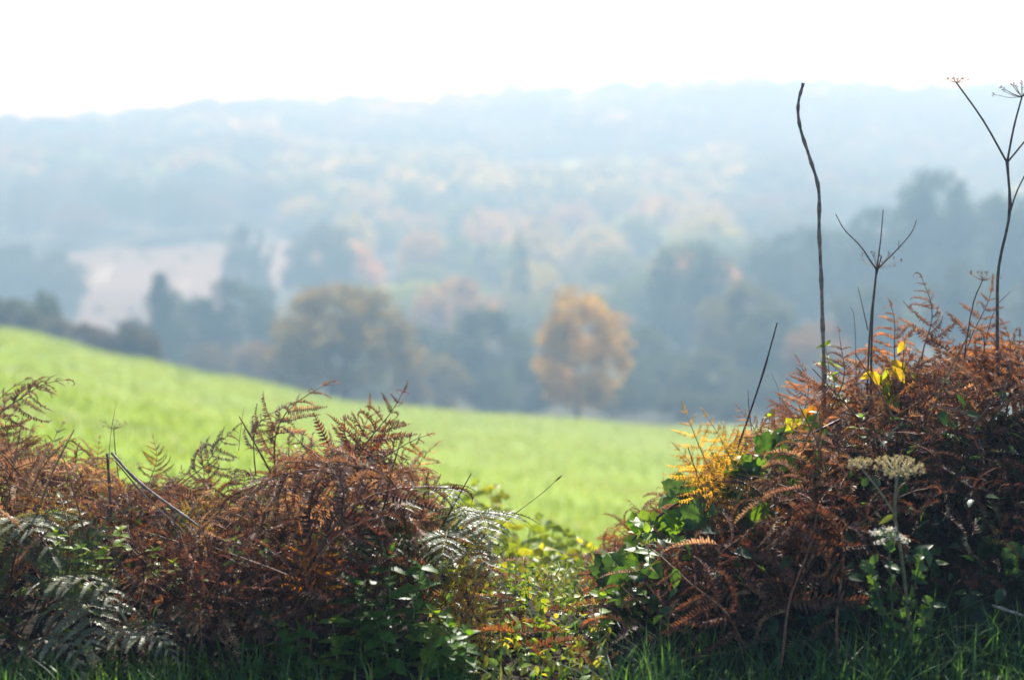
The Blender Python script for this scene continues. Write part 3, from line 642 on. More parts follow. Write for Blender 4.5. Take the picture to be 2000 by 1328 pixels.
for i, (b, t, lab) in enumerate([
  ((60, 1090, 4.6), (-30, 1080, 4.15), 'grey-green frond cut by the left picture edge'),
  ((30, 1080, 4.6), (115, 1105, 4.12), 'silvery green frond drooping right near the left edge'),
  ((40, 1060, 4.6), (125, 1055, 4.25), 'bright green-tipped frond near the left edge'),
  ((150, 1250, 4.25), (345, 1290, 3.95), 'long silver-lit frond arching right above the verge grass'),
  ((80, 1200, 4.4), (240, 1200, 4.02), 'dull silver frond spreading above the long arched one'),
  ((20, 1290, 4.15), (165, 1325, 3.9), 'greyish frond at the bottom left corner'),
  ((90, 1180, 4.4), (180, 1290, 3.95), 'dim green frond bowing forward at lower left')]):
    hero('green', b, t, UP, (.22, .235, .14) if i != 2 else (.14, .26, .06), lab, i, (.15, .08, .04))  # paler grey-green paints in the light these fronds catch
for i, (b, t, lab) in enumerate([((470, 1180, 4.4), (515, 1260, 4.02), 'comb-like tan frond hanging down at the middle of the left mound foot'),
  ((420, 1170, 4.4), (395, 1270, 4.02), 'tan frond hanging straight down left of the comb-like one'), ((300, 1130, 4.45), (270, 1230, 4.05), 'brown frond hanging below the snapped slanting stalk'),
  ((560, 1120, 4.5), (480, 1140, 4.12), 'brown frond bowing left below the dry umbel rays')]):
    hero('gold', b, t, UP+Vector((0, -.5, 0)), (.26, .15, .085), lab, i, (.3, .14, .04))
# right bank
hero('gold', (1445, 985, 4.75), (1335, 795, 4.6), (-.1, -1, .2), (.62, .42, .07), 'yellow frond standing out from the left end of the right bank', 0, (.4, .25, .05))
hero('gold', (1450, 960, 4.75), (1315, 925, 4.65), (-.1, -1, .4), (.58, .36, .06), 'orange-yellow frond hanging left below the yellow one', 1, (.4, .25, .05))
hero('gold', (1440, 990, 4.75), (1405, 830, 4.75), (.1, -1, .2), (.58, .36, .06), 'golden frond just right of the yellow one', 2, (.4, .25, .05))
hero('gold', (1430, 1010, 4.7), (1318, 870, 4.58), (.2, -1, .2), (.60, .38, .06), 'yellow frond spreading left in the middle of the golden group', 3, (.4, .25, .05))
hero('gold', (1455, 950, 4.72), (1375, 805, 4.6), (.3, -1, .1), (.60, .40, .06), 'short yellow frond leaning on the tallest golden one', 0, (.4, .25, .05))
for i, (b, t, lab) in enumerate([((1600, 860, 5.1), (1640, 640, 5.1), 'upright brown frond beside the foot of the wavy stem'),
  ((1740, 820, 5.2), (1735, 590, 5.2), 'tall rusty frond beside the forked dead stems'),
  ((1780, 780, 5.2), (1800, 535, 5.25), 'tallest rusty frond on the skyline of the right bank'),
  ((1800, 800, 5.2), (1935, 560, 5.2), 'rusty frond leaning right towards the tall hogweed'),
  ((1500, 900, 5.05), (1440, 790, 5.05), 'brown frond on the skyline behind the slanting stick'),
  ((1560, 860, 5.1), (1560, 700, 5.1), 'brown frond on the skyline right of the slanting stick'),
  ((1900, 840, 5.2), (1990, 640, 5.2), 'orange-brown frond at the right picture edge')]):
    hero('dead', b, t, (random.uniform(-.5, .5), -1, .2), random.choice(RUSTS), lab, i*2+1)
for i, (b, t, lab, col) in enumerate([((1560, 1110, 4.6), (1575, 1085, 4.2), 'brown frond with pale folded tips hanging in front of the bank', (.2, .09, .04)),
  ((1540, 1100, 4.7), (1690, 1050, 4.35), 'yellow-brown frond arching right in the shade of the bank', (.24, .14, .04)),
  ((1480, 1080, 4.75), (1250, 1150, 4.35), 'brown frond drooping left low on the right bank', (.17, .075, .04)),
  ((1500, 1100, 4.7), (1400, 1190, 4.3), 'brown frond hanging straight down low on the right bank', (.15, .065, .035)),
  ((1900, 900, 4.9), (1985, 960, 4.5), 'large dim frond hanging at the right picture edge', (.17, .06, .03)),
  ((1380, 1120, 4.6), (1345, 1270, 4.25), 'brown frond trailing into the verge grass', (.16, .08, .04))]):
    hero('dead' if i > 1 else 'gold', b, t, (-.2, -.7, .8), col, lab, i)
print('fronds', nfr[0])

scatter(12, -100, 800, 4.15, 4.7, [(.10, .14, .05), (.16, .17, .05), (.12, .12, .06)], 'fading green frond on the flank', 'fading green bracken on the left mound', .4, .75, 1.5, 'green', seed=31)
scatter(8, -60, 800, 4.4, 5.2, [(.36, .2, .05), (.3, .22, .06)], 'golden frond on the crest', 'golden bracken on the left mound', .7, .98, 1.0, 'gold', seed=32)
scatter(6, 1240, 1680, 4.3, 5.0, [(.22, .14, .05), (.14, .13, .05)], 'fading frond on the flank', 'fading bracken on the right bank', .4, .8, 1.2, 'gold', seed=33)
scatter(18, 1660, 2150, 4.4, 4.8, [(.09, .045, .035), (.12, .06, .04)], 'dark frond on the flank', 'bracken on the shaded face of the right bank', .3, .55, 1.2, seed=25)  # dark browns put the shade of the bank into the fronds
# the tangle of broken leaflets and litter underneath them: uncountable
def tangle(name, n, p0, p1, d0, d1, lift, cols, label, seed, dens=None):
    r = np.random.default_rng(seed); rr = random.Random(seed); Vs = []; Fs = []; Cs = []; off = 0
    src = []
    for me in LF['dead'][:5]:
        a = np.empty(len(me.vertices)*3, np.float32); me.vertices.foreach_get('co', a); a = a.reshape(-1, 3)
        tri = []
        for p in me.polygons: tri.append(tuple(p.vertices) if len(p.vertices) == 4 else (*p.vertices, p.vertices[-1]))
        me.calc_loop_triangles(); t = np.empty(len(me.loop_triangles)*3, np.int32); me.loop_triangles.foreach_get('vertices', t)
        src.append((a, t.reshape(-1, 3)))
    for i in range(n):
        px = rr.uniform(p0, p1); d = rr.uniform(d0, d1); x = (px-1000)/FPX*d*1.04
        zt = at(px, top_py(px), d).z; zb = tz(x, d)
        hh = max(zt-zb, .05); z = zb + hh*lift*rr.random()**1.3
        q = Vector((rr.gauss(0, 1), rr.gauss(0, 1)-.3, rr.gauss(-.2, .6))); nn = Vector((rr.gauss(0, .7), rr.gauss(-.3, .7), 1))
        m = np.array(frame(q, nn, (x, d, z), rr.uniform(.09, .2)))
        a, t = src[i % 5]
        Vs.append(a @ m[:3, :3].T + m[:3, 3]); Fs.append(t+off); off += len(a)
        c = np.array(rr.choice(cols))*rr.uniform(.6, 1.3); Cs.append(np.tile(c, (len(a), 1)))
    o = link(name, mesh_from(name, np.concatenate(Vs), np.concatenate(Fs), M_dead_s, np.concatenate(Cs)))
    return tag(o, label, 'bracken', kind='stuff')
tangle('bracken_tangle', 1350, -220, 960, 4.15, 5.7, .6, BROWNS+[(.08, .035, .03), (.25, .12, .05)], 'dense tangle of broken brown bracken on the low left mound', 3)
tangle('bracken_tangle', 900, 1630, 2220, 4.75, 5.8, .7, RUSTS+BROWNS, 'dense tangle of broken rusty bracken on the highest part of the right bank', 14)
tangle('bracken_tangle', 500, 1640, 2200, 4.2, 4.8, .4, [(.07, .04, .03), (.10, .05, .035), (.05, .06, .03)], 'dark tangle of dead bracken in the shade of the right bank', 24)  # palette darkened to paint the shade of the bank
tangle('bracken_tangle', 1200, 1170, 1660, 4.15, 5.8, .62, RUSTS+BROWNS, 'dense tangle of broken rusty bracken on the left end of the right bank', 4)
tangle('bracken_tangle', 30, 860, 1200, 4.0, 4.6, .5, [(.28, .12, .05), (.34, .14, .04), (.2, .1, .06)], 'reddish bracken litter on the ground in the gap', 5)

# ------------------------------------------------------------------ leaves and leafy plants
def leaf_mesh(kind, seed):
    r = random.Random(seed); V = [(0, 0, 0)]; F = []
    if kind == 'lobed':
        n = 30; V = [(.32, 0, .02)]
        for i in range(n):
            th = 2*math.pi*i/n; c = math.cos(th)
            rad = .45 + .075*math.cos(5*th) + .03*math.cos(15*th)+ r.uniform(-.02, .02)
            if i == n//2: rad = .16
            x, y = .36+rad*math.cos(th), rad*1.08*math.sin(th)
            V.append((x, y, .10*math.cos(5*th)*rad - .30*(y*y) - .15*max(0, x-.5)**1.0*1.2))
        F = [(0, 1+i, 1+(i+1) % n) for i in range(n)]
    else:
        n = 9 if kind == 'toothed' else 6; wmax = {'toothed': .30, 'oval': .27, 'narrow': .16}[kind]
        V = []
        for i in range(n+1):
            t = i/n; wv = wmax*math.sin(math.pi*min(1, t**.75*.97+.02))**.9*(1 if kind != 'toothed' else (1.12 if i % 2 else .88))
            z = -.22*t*t; V += [(t, wv, z+.25*wv+r.uniform(-.01, .01)), (t, 0, z), (t, -wv, z+.25*wv+r.uniform(-.01, .01))]
        for i in range(n):
            a = 3*i; F += [(a, a+1, a+4, a+3), (a+1, a+2, a+5, a+4)]
    return mesh_from('leaf', V, F, M_leaf, smooth=True)
LV = {k: [leaf_mesh(k, i) for i in range(3)] for k in ('lobed', 'toothed', 'oval', 'narrow')}
def leaf(parent, kind, p, dr, nrm, size, col, name='leaf'):
    j = random.uniform(.75, 1.3)
    return link(name, random.choice(LV[kind]), parent, tuple(c*j for c in col), frame(dr, nrm, p, size))
def root_pt(px, d, B, dx=0):
    p = at(px, 900, d); z = tz(p.x, d)-.04
    q = Vector((p.x, d, z)); return q-B
def stem_obj(parent, pts, r0, r1, col, name='stem', n=10, sides=6, nodes_at=()):
    P = curve(pts, n); rad = [r0+(r1-r0)*i/n for i in range(n+1)]
    for k in nodes_at: rad[k] *= 1.45
    return link(name, MB().add(tube(P, rad, sides)).mesh(name, M_stalk), parent, col)
def rv(s=1): return Vector((random.uniform(-s, s), random.uniform(-s, s), random.uniform(-s, s)))
def sprig(name, label, cat, base, tip, kind, npair, size, col, stemc=(.10, .12, .04), group=None, r0=.003, top=True, taper=.4, s0=.25, hang=False):
    t = thing(name, label, cat, None, group); B, T = Vector(base), Vector(tip); t.location = B
    mid = (T-B)*.5 + rv(.03)*(T-B).length; P = curve([Vector(), mid, T-B], 10); n = 10
    link('stem', MB().add(tube(P, [r0*(1-.6*i/n) for i in range(n+1)], 5)).mesh('stem', M_stalk), t, stemc)
    a0 = random.uniform(0, 3)
    for i in range(npair):
        f = s0 + (1-s0)*i/max(1, npair-1); p = P[min(n, int(f*n))]; a = a0 + i*1.57
        for sd in (0, math.pi):
            dr = Vector((math.cos(a+sd), math.sin(a+sd), random.uniform(-.25, .45)))
            nv = Vector((random.uniform(-.7, .7), random.uniform(-1.2, .2), .45)) if hang else Vector((random.uniform(-.3, .3), random.uniform(-.4, .2), 1))
            leaf(t, kind, p, dr, nv, size*(1-taper*f)*random.uniform(.8, 1.15), col)
    if top:
        for k in range(3): leaf(t, kind, P[-1], Vector((random.uniform(-1, 1), random.uniform(-1, 1), .8)), UP + rv(.3), size*.45, col)
    return t
NET, LIME, BRT, SHD = (.055, .125, .025), (.20, .29, .035), (.12, .23, .03), (.035, .075, .03)  # SHD is a leaf green with shade put into the colour
# nettles in front of the silvery ferns
for px, py, tx, ty, d, lab in [(745, 1330, 760, 1085, 4.14, 'tallest dark green nettle under the silvery ferns'), (700, 1330, 700, 1140, 4.12, 'dark nettle on the left of the nettle clump'),
    (800, 1330, 822, 1110, 4.15, 'dark nettle on the right of the nettle clump'), (770, 1340, 735, 1210, 4.04, 'low broad-leaved nettle at the front of the clump'), (830, 1335, 852, 1200, 4.08, 'low yellowing nettle at the right of the clump')]:
    sprig('nettle', lab, 'nettle', at(px, py, d), at(tx, ty, d-.02), 'toothed', 9, .10, (.07, .165, .025) if 'yellow' not in lab else (.18, .26, .035), (.16, .18, .05), 'nettles at the end of the left mound', .004)
for px, py, d, lab in [(540, 1280, 4.02, 'low bright green weed in the grass at the foot of the left mound'), (575, 1290, 4.0, 'low green weed beside the bright one in the grass')]:
    sprig('weed', lab, 'weed', at(px, py+50, d), at(px+10, py-55, d), 'toothed', 4, .10, (.08, .17, .03))
for k, (px, py, hh) in enumerate([(165, 1100, 60), (215, 1110, 75), (240, 1060, 50), (345, 1130, 60), (390, 1150, 60), (460, 1080, 50), (520, 1090, 55), (120, 1060, 45), (300, 1100, 50)]):
    d = 4.2; sprig('seedling', 'small lime green seedling lit among the brown bracken of the left mound', 'seedling', at(px, py+hh*.6, d+.08), at(px+random.uniform(-12, 12), py-hh*.5, d-.05), 'toothed', 5, .05, LIME, group='lime seedlings on the left mound', r0=.0018)
for px, py, tx, ty, d, lab in [(870, 1335, 880, 1225, 4.02, 'sunlit nettle at the edge of the gap'), (905, 1335, 915, 1240, 4.0, 'small sunlit nettle in the corner of the gap'), (660, 1335, 650, 1215, 4.03, 'nettle at the left edge of the nettle clump'),
    (1180, 1320, 1175, 1165, 4.3, 'bright leafy weed left of the brown cane'), (1240, 1300, 1250, 1120, 4.35, 'bright leafy weed climbing right of the brown cane'), (1275, 1240, 1265, 1040, 4.45, 'bright leafy weed climbing the left face of the right bank'), (1310, 1240, 1320, 1060, 4.42, 'leafy weed beside the one climbing the left face')]:
    sprig('nettle', lab, 'nettle', at(px, py, d), at(tx, ty, d-.04), 'toothed', 8, .085, random.choice([(.09, .19, .03), (.15, .25, .035)]), (.14, .18, .05), 'nettles and weeds beside the gap', .0035)
# shrub in the gap, beyond the bank, out of focus
for k, (bx, by, tx, ty, d, lab) in enumerate([(1020, 1230, 1000, 1030, 6.6, 'yellow-green shrub shoot standing in the left of the gap'), (1060, 1230, 1055, 1015, 6.8, 'tallest yellow-green shrub shoot in the gap'),
    (1100, 1230, 1110, 1045, 6.7, 'yellow-green shrub shoot in the right of the gap'), (1060, 1240, 1150, 1070, 6.5, 'leaning yellow-green shrub shoot beside the right bank'), (990, 1230, 965, 1060, 6.4, 'short shrub shoot next to the silvery ferns'),
    (935, 1150, 925, 948, 7.0, 'pale green shoot rising behind the silvery ferns'), (960, 1150, 960, 955, 7.1, 'second pale shoot rising behind the silvery ferns'), (1120, 1260, 1130, 1120, 5.9, 'low green shrub shoot at the foot of the right bank'),
    (1040, 1260, 1030, 1120, 5.8, 'low pale-leaved shrub shoot in front of the gap shrubs'), (1000, 1250, 1010, 1080, 5.9, 'bushy shoot left of centre in the gap'), (1080, 1250, 1085, 1060, 6.1, 'bushy shoot right of centre in the gap'), (1150, 1250, 1165, 1110, 5.6, 'short pale shoot against the flank of the right bank'), (945, 1260, 950, 1130, 5.5, 'short pale shoot below the grass stalk'),
    (970, 1230, 985, 1050, 5.9, 'leafy shoot crossing behind the base of the grass stalk'), (1010, 1230, 1035, 1030, 6.2, 'leafy shoot just left of the tallest one'), (1035, 1240, 1060, 1075, 5.6, 'nearer bushy shoot in the middle of the gap'),
    (1085, 1240, 1080, 1030, 6.4, 'leafy shoot just right of the tallest one'), (1110, 1250, 1105, 1090, 5.5, 'nearer bushy shoot right of the middle of the gap'), (1130, 1240, 1135, 1060, 6.0, 'leafy shoot close to the right bank in the gap'),
    (985, 1260, 980, 1110, 5.4, 'low bushy shoot left in the gap'), (905, 1150, 895, 965, 6.9, 'leftmost pale shoot behind the silvery ferns'), (975, 1150, 978, 970, 7.0, 'rightmost pale shoot behind the silvery ferns')]):
    s = sprig('shrub_shoot', lab, 'shrub', at(bx, by, d), at(tx, ty, d), 'oval', 15, .10, (.22, .30, .05) if k % 3 else (.34, .36, .05), (.09, .10, .04), 'shrub shoots in the gap', .005, taper=.25, hang=True, s0=.15)
# hop/bramble leaves and arching bramble on the right bank
b = thing('bramble', 'long dark bramble stem arching down the left end of the right bank', 'bramble', Matrix.Translation(at(1640, 820, 4.75)))
bp = [at(1640, 820, 4.75), at(1500, 890, 4.65), at(1400, 945, 4.62), at(1320, 985, 4.6), at(1235, 1055, 4.6), at(1200, 1140, 4.6)]
P = [p-bp[0] for p in bp]
stem_obj(b, P, .0055, .003, (.07, .03, .03), n=20)
Pc = curve(P, 24)
for i in range(2, 25):
    for k in range(2):
        leaf(b, random.choice(['lobed', 'lobed', 'oval']), Pc[i]+rv(.03), Vector((random.uniform(-1, 1), random.uniform(-1, .3), random.uniform(-.5, .6))), Vector((random.uniform(-.5, .5), -.6, .9)), random.uniform(.06, .12), random.choice([NET, (.05, .10, .03), BRT, (.16, .25, .04)]))
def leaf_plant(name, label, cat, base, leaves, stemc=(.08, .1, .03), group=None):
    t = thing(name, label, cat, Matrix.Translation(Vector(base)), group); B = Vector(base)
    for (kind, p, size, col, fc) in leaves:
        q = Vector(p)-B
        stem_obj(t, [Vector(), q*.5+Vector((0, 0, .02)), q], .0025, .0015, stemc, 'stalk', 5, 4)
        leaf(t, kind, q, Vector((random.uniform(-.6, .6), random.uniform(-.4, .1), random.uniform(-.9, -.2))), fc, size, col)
    return t
FC = Vector((.1, -.75, .6))
leaf_plant('hogweed_plant', 'cluster of broad dark green lobed leaves at the left end of the bank', 'plant', at(1420, 1060, 4.75),
  [('lobed', at(1385, 985, 4.5), .15, (.055, .12, .035), FC), ('lobed', at(1430, 1000, 4.5), .13, (.07, .14, .035), FC), ('lobed', at(1325, 1000, 4.55), .12, (.10, .2, .03), FC), ('lobed', at(1340, 940, 4.6), .11, (.05, .1, .04), FC), ('lobed', at(1290, 1010, 4.6), .09, (.16, .27, .03), FC), ('lobed', at(1450, 950, 4.55), .11, (.07, .13, .035), FC)])
leaf_plant('hogweed_plant', 'broad lobed leaves half lit by sun above the bramble stem', 'plant', at(1500, 960, 4.8),
  [('lobed', at(1475, 895, 4.6), .13, (.08, .16, .035), FC), ('lobed', at(1520, 880, 4.62), .1, (.15, .26, .03), FC), ('lobed', at(1565, 830, 4.8), .13, (.14, .24, .03), FC), ('lobed', at(1450, 905, 4.6), .1, (.055, .12, .035), FC), ('lobed', at(1590, 890, 4.65), .1, (.07, .13, .035), FC), ('lobed', at(1545, 920, 4.62), .11, (.055, .12, .035), FC)])  # brighter greens paint the sunlit leaves, darker ones the shaded
leaf_plant('bindweed', 'single pale green heart leaf hanging in front of the dark bank', 'plant', at(1500, 1010, 4.6), [('oval', at(1488, 972, 4.4), .12, (.11, .20, .03), Vector((.3, -1, .2)))])
leaf_plant('sapling', 'sapling with bright yellow leaves on top of the right bank', 'sapling', at(1755, 830, 5.0),
  [('oval', at(1740+random.gauss(0, 16), 712+random.gauss(0, 22), 4.95+random.uniform(-.05, .05)), random.uniform(.04, .065), random.choice([(.50, .36, .03), (.46, .36, .04), (.55, .38, .03)]), FC+rv(.5)) for _ in range(10)] +
  [('oval', at(1752+random.gauss(0, 22), 752+random.gauss(0, 18), 4.93+random.uniform(-.05, .05)), random.uniform(.04, .06), random.choice([(.22, .28, .03), (.34, .34, .04), (.16, .26, .03)]), FC+rv(.5)) for _ in range(10)])
leaf_plant('sapling', 'small plant with orange and yellow leaves behind the slanting stick', 'sapling', at(1580, 880, 4.9),
  [('oval', at(1568, 798, 4.85), .09, (.42, .26, .03), FC), ('oval', at(1590, 790, 4.85), .06, (.42, .18, .03), FC), ('lobed', at(1550, 820, 4.85), .08, (.3, .34, .03), FC), ('oval', at(1535, 842, 4.8), .07, (.4, .4, .03), FC)])
for k, (px, py, d, col) in enumerate([(1680, 840, 4.75, BRT), (1870, 860, 4.75, BRT), (1850, 880, 4.7, NET), (1640, 760, 5.0, LIME), (1620, 700, 5.1, LIME), (1950, 800, 4.9, BRT), (1830, 770, 5.0, LIME), (1500, 840, 4.9, LIME)]):
    sprig('seedling', 'small green leafy shoot poking through the rusty bracken of the right bank', 'seedling', at(px, py+45, d+.05), at(px+random.uniform(-15, 15), py-25, d-.05), 'oval', 4, .065, col, group='leafy shoots on the right bank', r0=.002)
# dark ivy-like leaves low on the left flank of the right bank
for k, (px, py, lab) in enumerate([(1215, 1140, 'dark leafy plant left of the brown cane'), (1255, 1120, 'dark leafy plant right of the brown cane'), (1290, 1200, 'dark broad-leaved plant low on the right bank'), (1190, 1230, 'dark leafy plant at the foot of the bank by the cane'), (1330, 1250, 'shaded leafy plant in the grass below the bank')]):
    B = at(px, py+70, 4.65)
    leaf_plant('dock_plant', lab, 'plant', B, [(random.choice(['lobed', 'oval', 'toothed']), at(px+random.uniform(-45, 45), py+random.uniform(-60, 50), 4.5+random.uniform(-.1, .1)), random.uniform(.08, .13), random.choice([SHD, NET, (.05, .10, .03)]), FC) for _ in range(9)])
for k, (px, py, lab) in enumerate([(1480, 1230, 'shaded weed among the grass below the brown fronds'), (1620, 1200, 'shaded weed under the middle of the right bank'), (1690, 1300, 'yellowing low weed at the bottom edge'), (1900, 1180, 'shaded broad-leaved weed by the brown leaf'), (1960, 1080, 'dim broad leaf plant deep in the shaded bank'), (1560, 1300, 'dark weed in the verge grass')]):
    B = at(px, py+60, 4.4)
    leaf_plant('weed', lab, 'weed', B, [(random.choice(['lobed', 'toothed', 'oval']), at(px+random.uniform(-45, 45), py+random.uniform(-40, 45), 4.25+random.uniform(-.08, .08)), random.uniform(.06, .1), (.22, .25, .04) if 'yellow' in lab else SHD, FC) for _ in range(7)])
# flowering plant with a white head
fl = thing('yarrow_plant', 'leafy plant with a cluster of small white flowers before the dark bank', 'flower', Matrix.Translation(at(1755, 1335, 4.02)))
B = at(1755, 1335, 4.02)
for tx, ty in [(1735, 1045), (1700, 1100), (1800, 1085), (1820, 1180)]:
    T = at(tx, ty, 4.0)-B; Pq = curve([Vector(), T*.5+rv(.015), T], 10)
    if tx == 1735: Pq0 = Pq
    link('stem', MB().add(tube(Pq, [.003]*11, 5)).mesh('stem', M_stalk), fl, (.08, .12, .04))
    for i in range(3, 11):
        for s_ in range(3): leaf(fl, random.choice(['lobed', 'toothed']), Pq[i], rv()+Vector((0, -.2, .2)), FC+rv(.3), random.uniform(.025, .046), random.choice([(.045, .10, .03), (.07, .14, .035)]))
for hx, hy, hn in [(1712, 1040, 26), (1735, 1033, 30), (1752, 1046, 28), (1722, 1058, 22), (1765, 1055, 18)]:
    c0 = at(hx, hy, 3.99)-B; mb = MB().add(tube([Pq0[-1], Pq0[-1].lerp(c0, .6)-Vector((0, 0, .004)), c0], [.001]*3, 4))
    for i in range(hn):
        e = c0 + Vector((random.gauss(0, .011), random.gauss(0, .011), random.gauss(0, .005))); u, v_ = rv().normalized(), rv().normalized(); q = .005
        mb.add(tube([c0-Vector((0, 0, .006)), e], [.0006, .0006], 3, False)); mb.add(([e-u*q, e+v_*q, e+u*q, e-v_*q], [(0, 1, 2, 3)]))
    link('flower_head', mb.mesh('flower_head', M_seed, False), fl, (.72, .72, .68))

# ------------------------------------------------------------------ umbels, dead stems, sticks
def umbel(parent, c, up, rad, nray, col, seedr, hgt=.5, seeds=9, name='umbel', rr=.0012):
    """rays that fan out from c, each ending in a small seed cluster"""
    up = Vector(up).normalized(); a = up.orthogonal().normalized(); b_ = up.cross(a)
    m = MB(); heads = []
    for i in range(nray):
        q = 2.399*i; k = math.sqrt((i+.5)/nray); e = c + (a*math.cos(q) + b_*math.sin(q))*rad*k + up*rad*hgt*(1.1-.45*k*k) + rv(.04)*rad
        m.add(tube([c, c.lerp(e, .5)-up*rad*.08*k, e], [rr*1.2, rr, rr*.8], 4)); heads.append((e, (e-c).normalized()))
    u = link(name, m.mesh(name, M_stalk), parent, col)
    for e, dn in heads:
        h = MB()
        for s in range(seeds):
            o = rv().normalized(); o = (o + dn*.7).normalized(); p = e + o*seedr*random.uniform(.5, 1)
            x = o.orthogonal().normalized(); y = o.cross(x); s_ = seedr*.34
            h.add(([p-o*s_, p+x*s_*.7, p+o*s_*1.2, p-x*s_*.7, p+y*s_*.5], [(0, 1, 4), (1, 2, 4), (2, 3, 4), (3, 0, 4), (0, 3, 2, 1)]))
            h.add(tube([e, p], [rr*.5, rr*.4], 3, False))
        link('seed_head', h.mesh('seed_head', M_seed, False), u, tuple(v*1.15 for v in col))
    return u
DK, TAN, CRM = (.10, .08, .07), (.20, .13, .08), (.62, .56, .33)
# front hogweed with cream seed heads
D = 4.0; B = at(1785, 1345, D)
t = thing('hogweed', 'cream seed head of hogweed on a pale stalk before the dark bank', 'hogweed', Matrix.Translation(B))
L = lambda px, py, d=D: at(px, py, d)-B
stem_obj(t, [L(1785, 1345), L(1772, 1180), L(1760, 1080), L(1748, 1005), L(1753, 925)], .0062, .0042, (.16, .15, .07), n=14)
stem_obj(t, [L(1748, 1005), L(1715, 955), L(1680, 912)], .0036, .0026, (.22, .2, .1), 'branch', 6)
umbel(t, L(1754, 925), (0, -.15, 1), .072, 26, CRM, .011, .42, 16)
umbel(t, L(1679, 912), (-.15, -.1, 1), .034, 14, CRM, .0095, .45, 14)
leaf(t, 'narrow', L(1745, 1005), Vector((-.6, 0, -.4)), FC, .05, (.12, .16, .05))
# tall dark hogweed at the right edge
D = 5.0; B = at(1947, 720, D); L = lambda px, py, d=D: at(px, py, d)-B
t = thing('hogweed', 'tall bare forked hogweed skeleton at the right picture edge', 'hogweed', Matrix.Translation(B))
stem_obj(t, [root_pt(1947, 5.0, B), L(1948, 620), L(1951, 520), L(1972, 415), L(1967, 315)], .0062, .0042, DK, n=14, nodes_at=(11, 14))
stem_obj(t, [L(1967, 318), L(1920, 235), L(1868, 162)], .0036, .0026, DK, 'branch', 6)
stem_obj(t, [L(1967, 318), L(1980, 250), L(1996, 190)], .004, .0028, DK, 'branch', 6)
stem_obj(t, [L(1967, 318), L(2000, 278), L(2060, 200)], .0034, .0024, DK, 'branch', 6)
stem_obj(t, [L(1972, 418), L(1988, 370), L(2025, 300)], .003, .0022, DK, 'branch', 6)
umbel(t, L(1868, 162), (0, 0, 1), .040, 13, (.16, .13, .11), .006, .35, 5, rr=.0009)
umbel(t, L(1996, 190), (-.25, 0, 1), .085, 15, (.16, .13, .11), .008, .55, 6, rr=.001)
umbel(t, L(2060, 200), (.3, 0, 1), .06, 12, (.16, .13, .11), .007, .5, 5, rr=.001)
# wavy bare stem
D = 5.1; B = at(1608, 720, D); L = lambda px, py, d=D: at(px, py, d)-B
t = thing('dry_weed', 'tall wavy bare stem rising from the right bank', 'stem', Matrix.Translation(B))
P = [(1610, 740), (1607, 640), (1604, 540), (1600, 450), (1599, 370), (1582, 310), (1563, 250), (1559, 205), (1569, 163)]
stem_obj(t, [root_pt(1612, 5.1, B)]+[L(*p) for p in P], .0072, .0046, (.21, .17, .145), n=40, sides=7, nodes_at=(5, 9, 13, 17, 20, 23, 26, 29, 32, 35, 38, 40))
# forked umbellifer skeletons
D = 5.0; B = at(1700, 760, D); L = lambda px, py, d=D: at(px, py, d)-B
t = thing('cow_parsley', 'dark forked cow parsley skeleton right of the wavy stem', 'cow parsley', Matrix.Translation(B))
stem_obj(t, [root_pt(1700, 5.0, B), L(1703, 640), L(1712, 527)], .0048, .0036, DK, n=8)
stem_obj(t, [L(1712, 527), L(1680, 480), L(1650, 450), L(1632, 418)], .0028, .0014, DK, 'branch', 8)
stem_obj(t, [L(1712, 527), L(1720, 470), L(1725, 410)], .003, .0014, DK, 'branch', 6)
stem_obj(t, [L(1712, 527), L(1750, 490), L(1780, 455), L(1790, 430)], .0028, .0013, DK, 'branch', 8)
stem_obj(t, [L(1755, 488), L(1756, 470)], .0015, .001, DK, 'branch', 4)
umbel(t, L(1714, 524), (.15, .3, 1), .085, 14, (.30, .18, .12), .008, .55, 6, rr=.0007)
B = at(1690, 800, 5.02); t = thing('cow_parsley', 'thin side-twigged dead stalk just left of the forked skeleton', 'cow parsley', Matrix.Translation(B))
L = lambda px, py, d=5.02: at(px, py, d)-B
stem_obj(t, [root_pt(1690, 5.02, B), L(1697, 680), L(1708, 560), L(1722, 500)], .0036, .002, (.06, .045, .04), n=8)
stem_obj(t, [L(1695, 645), L(1685, 600), L(1676, 562)], .002, .001, DK, 'branch', 5)
B = at(1865, 700, 5.05); L = lambda px, py, d=5.05: at(px, py, d)-B
t = thing('cow_parsley', 'small brown umbel on a thin stalk just left of the tall hogweed', 'cow parsley', Matrix.Translation(B))
stem_obj(t, [root_pt(1860, 5.05, B), L(1895, 620), L(1920, 545)], .003, .0018, (.09, .05, .04), n=8)
umbel(t, L(1920, 548), (.1, 0, 1), .06, 13, (.34, .20, .12), .008, .4, 6, rr=.0008)
B = at(1905, 720, 5.1); t = thing('dry_weed', 'thin dry stalk leaning right behind the tall hogweed', 'stem', Matrix.Translation(B)); L = lambda px, py, d=5.1: at(px, py, d)-B
stem_obj(t, [root_pt(1890, 5.1, B), L(1935, 625), L(1985, 560)], .002, .001, (.12, .08, .06), n=6)
B = at(1672, 700, 5.1); t = thing('dry_weed', 'fine curved dry stalk between the wavy stem and forked skeleton', 'stem', Matrix.Translation(B)); L = lambda px, py, d=5.1: at(px, py, d)-B
stem_obj(t, [root_pt(1674, 5.1, B), L(1670, 640), L(1661, 600)], .0013, .0008, (.10, .08, .06), n=6)
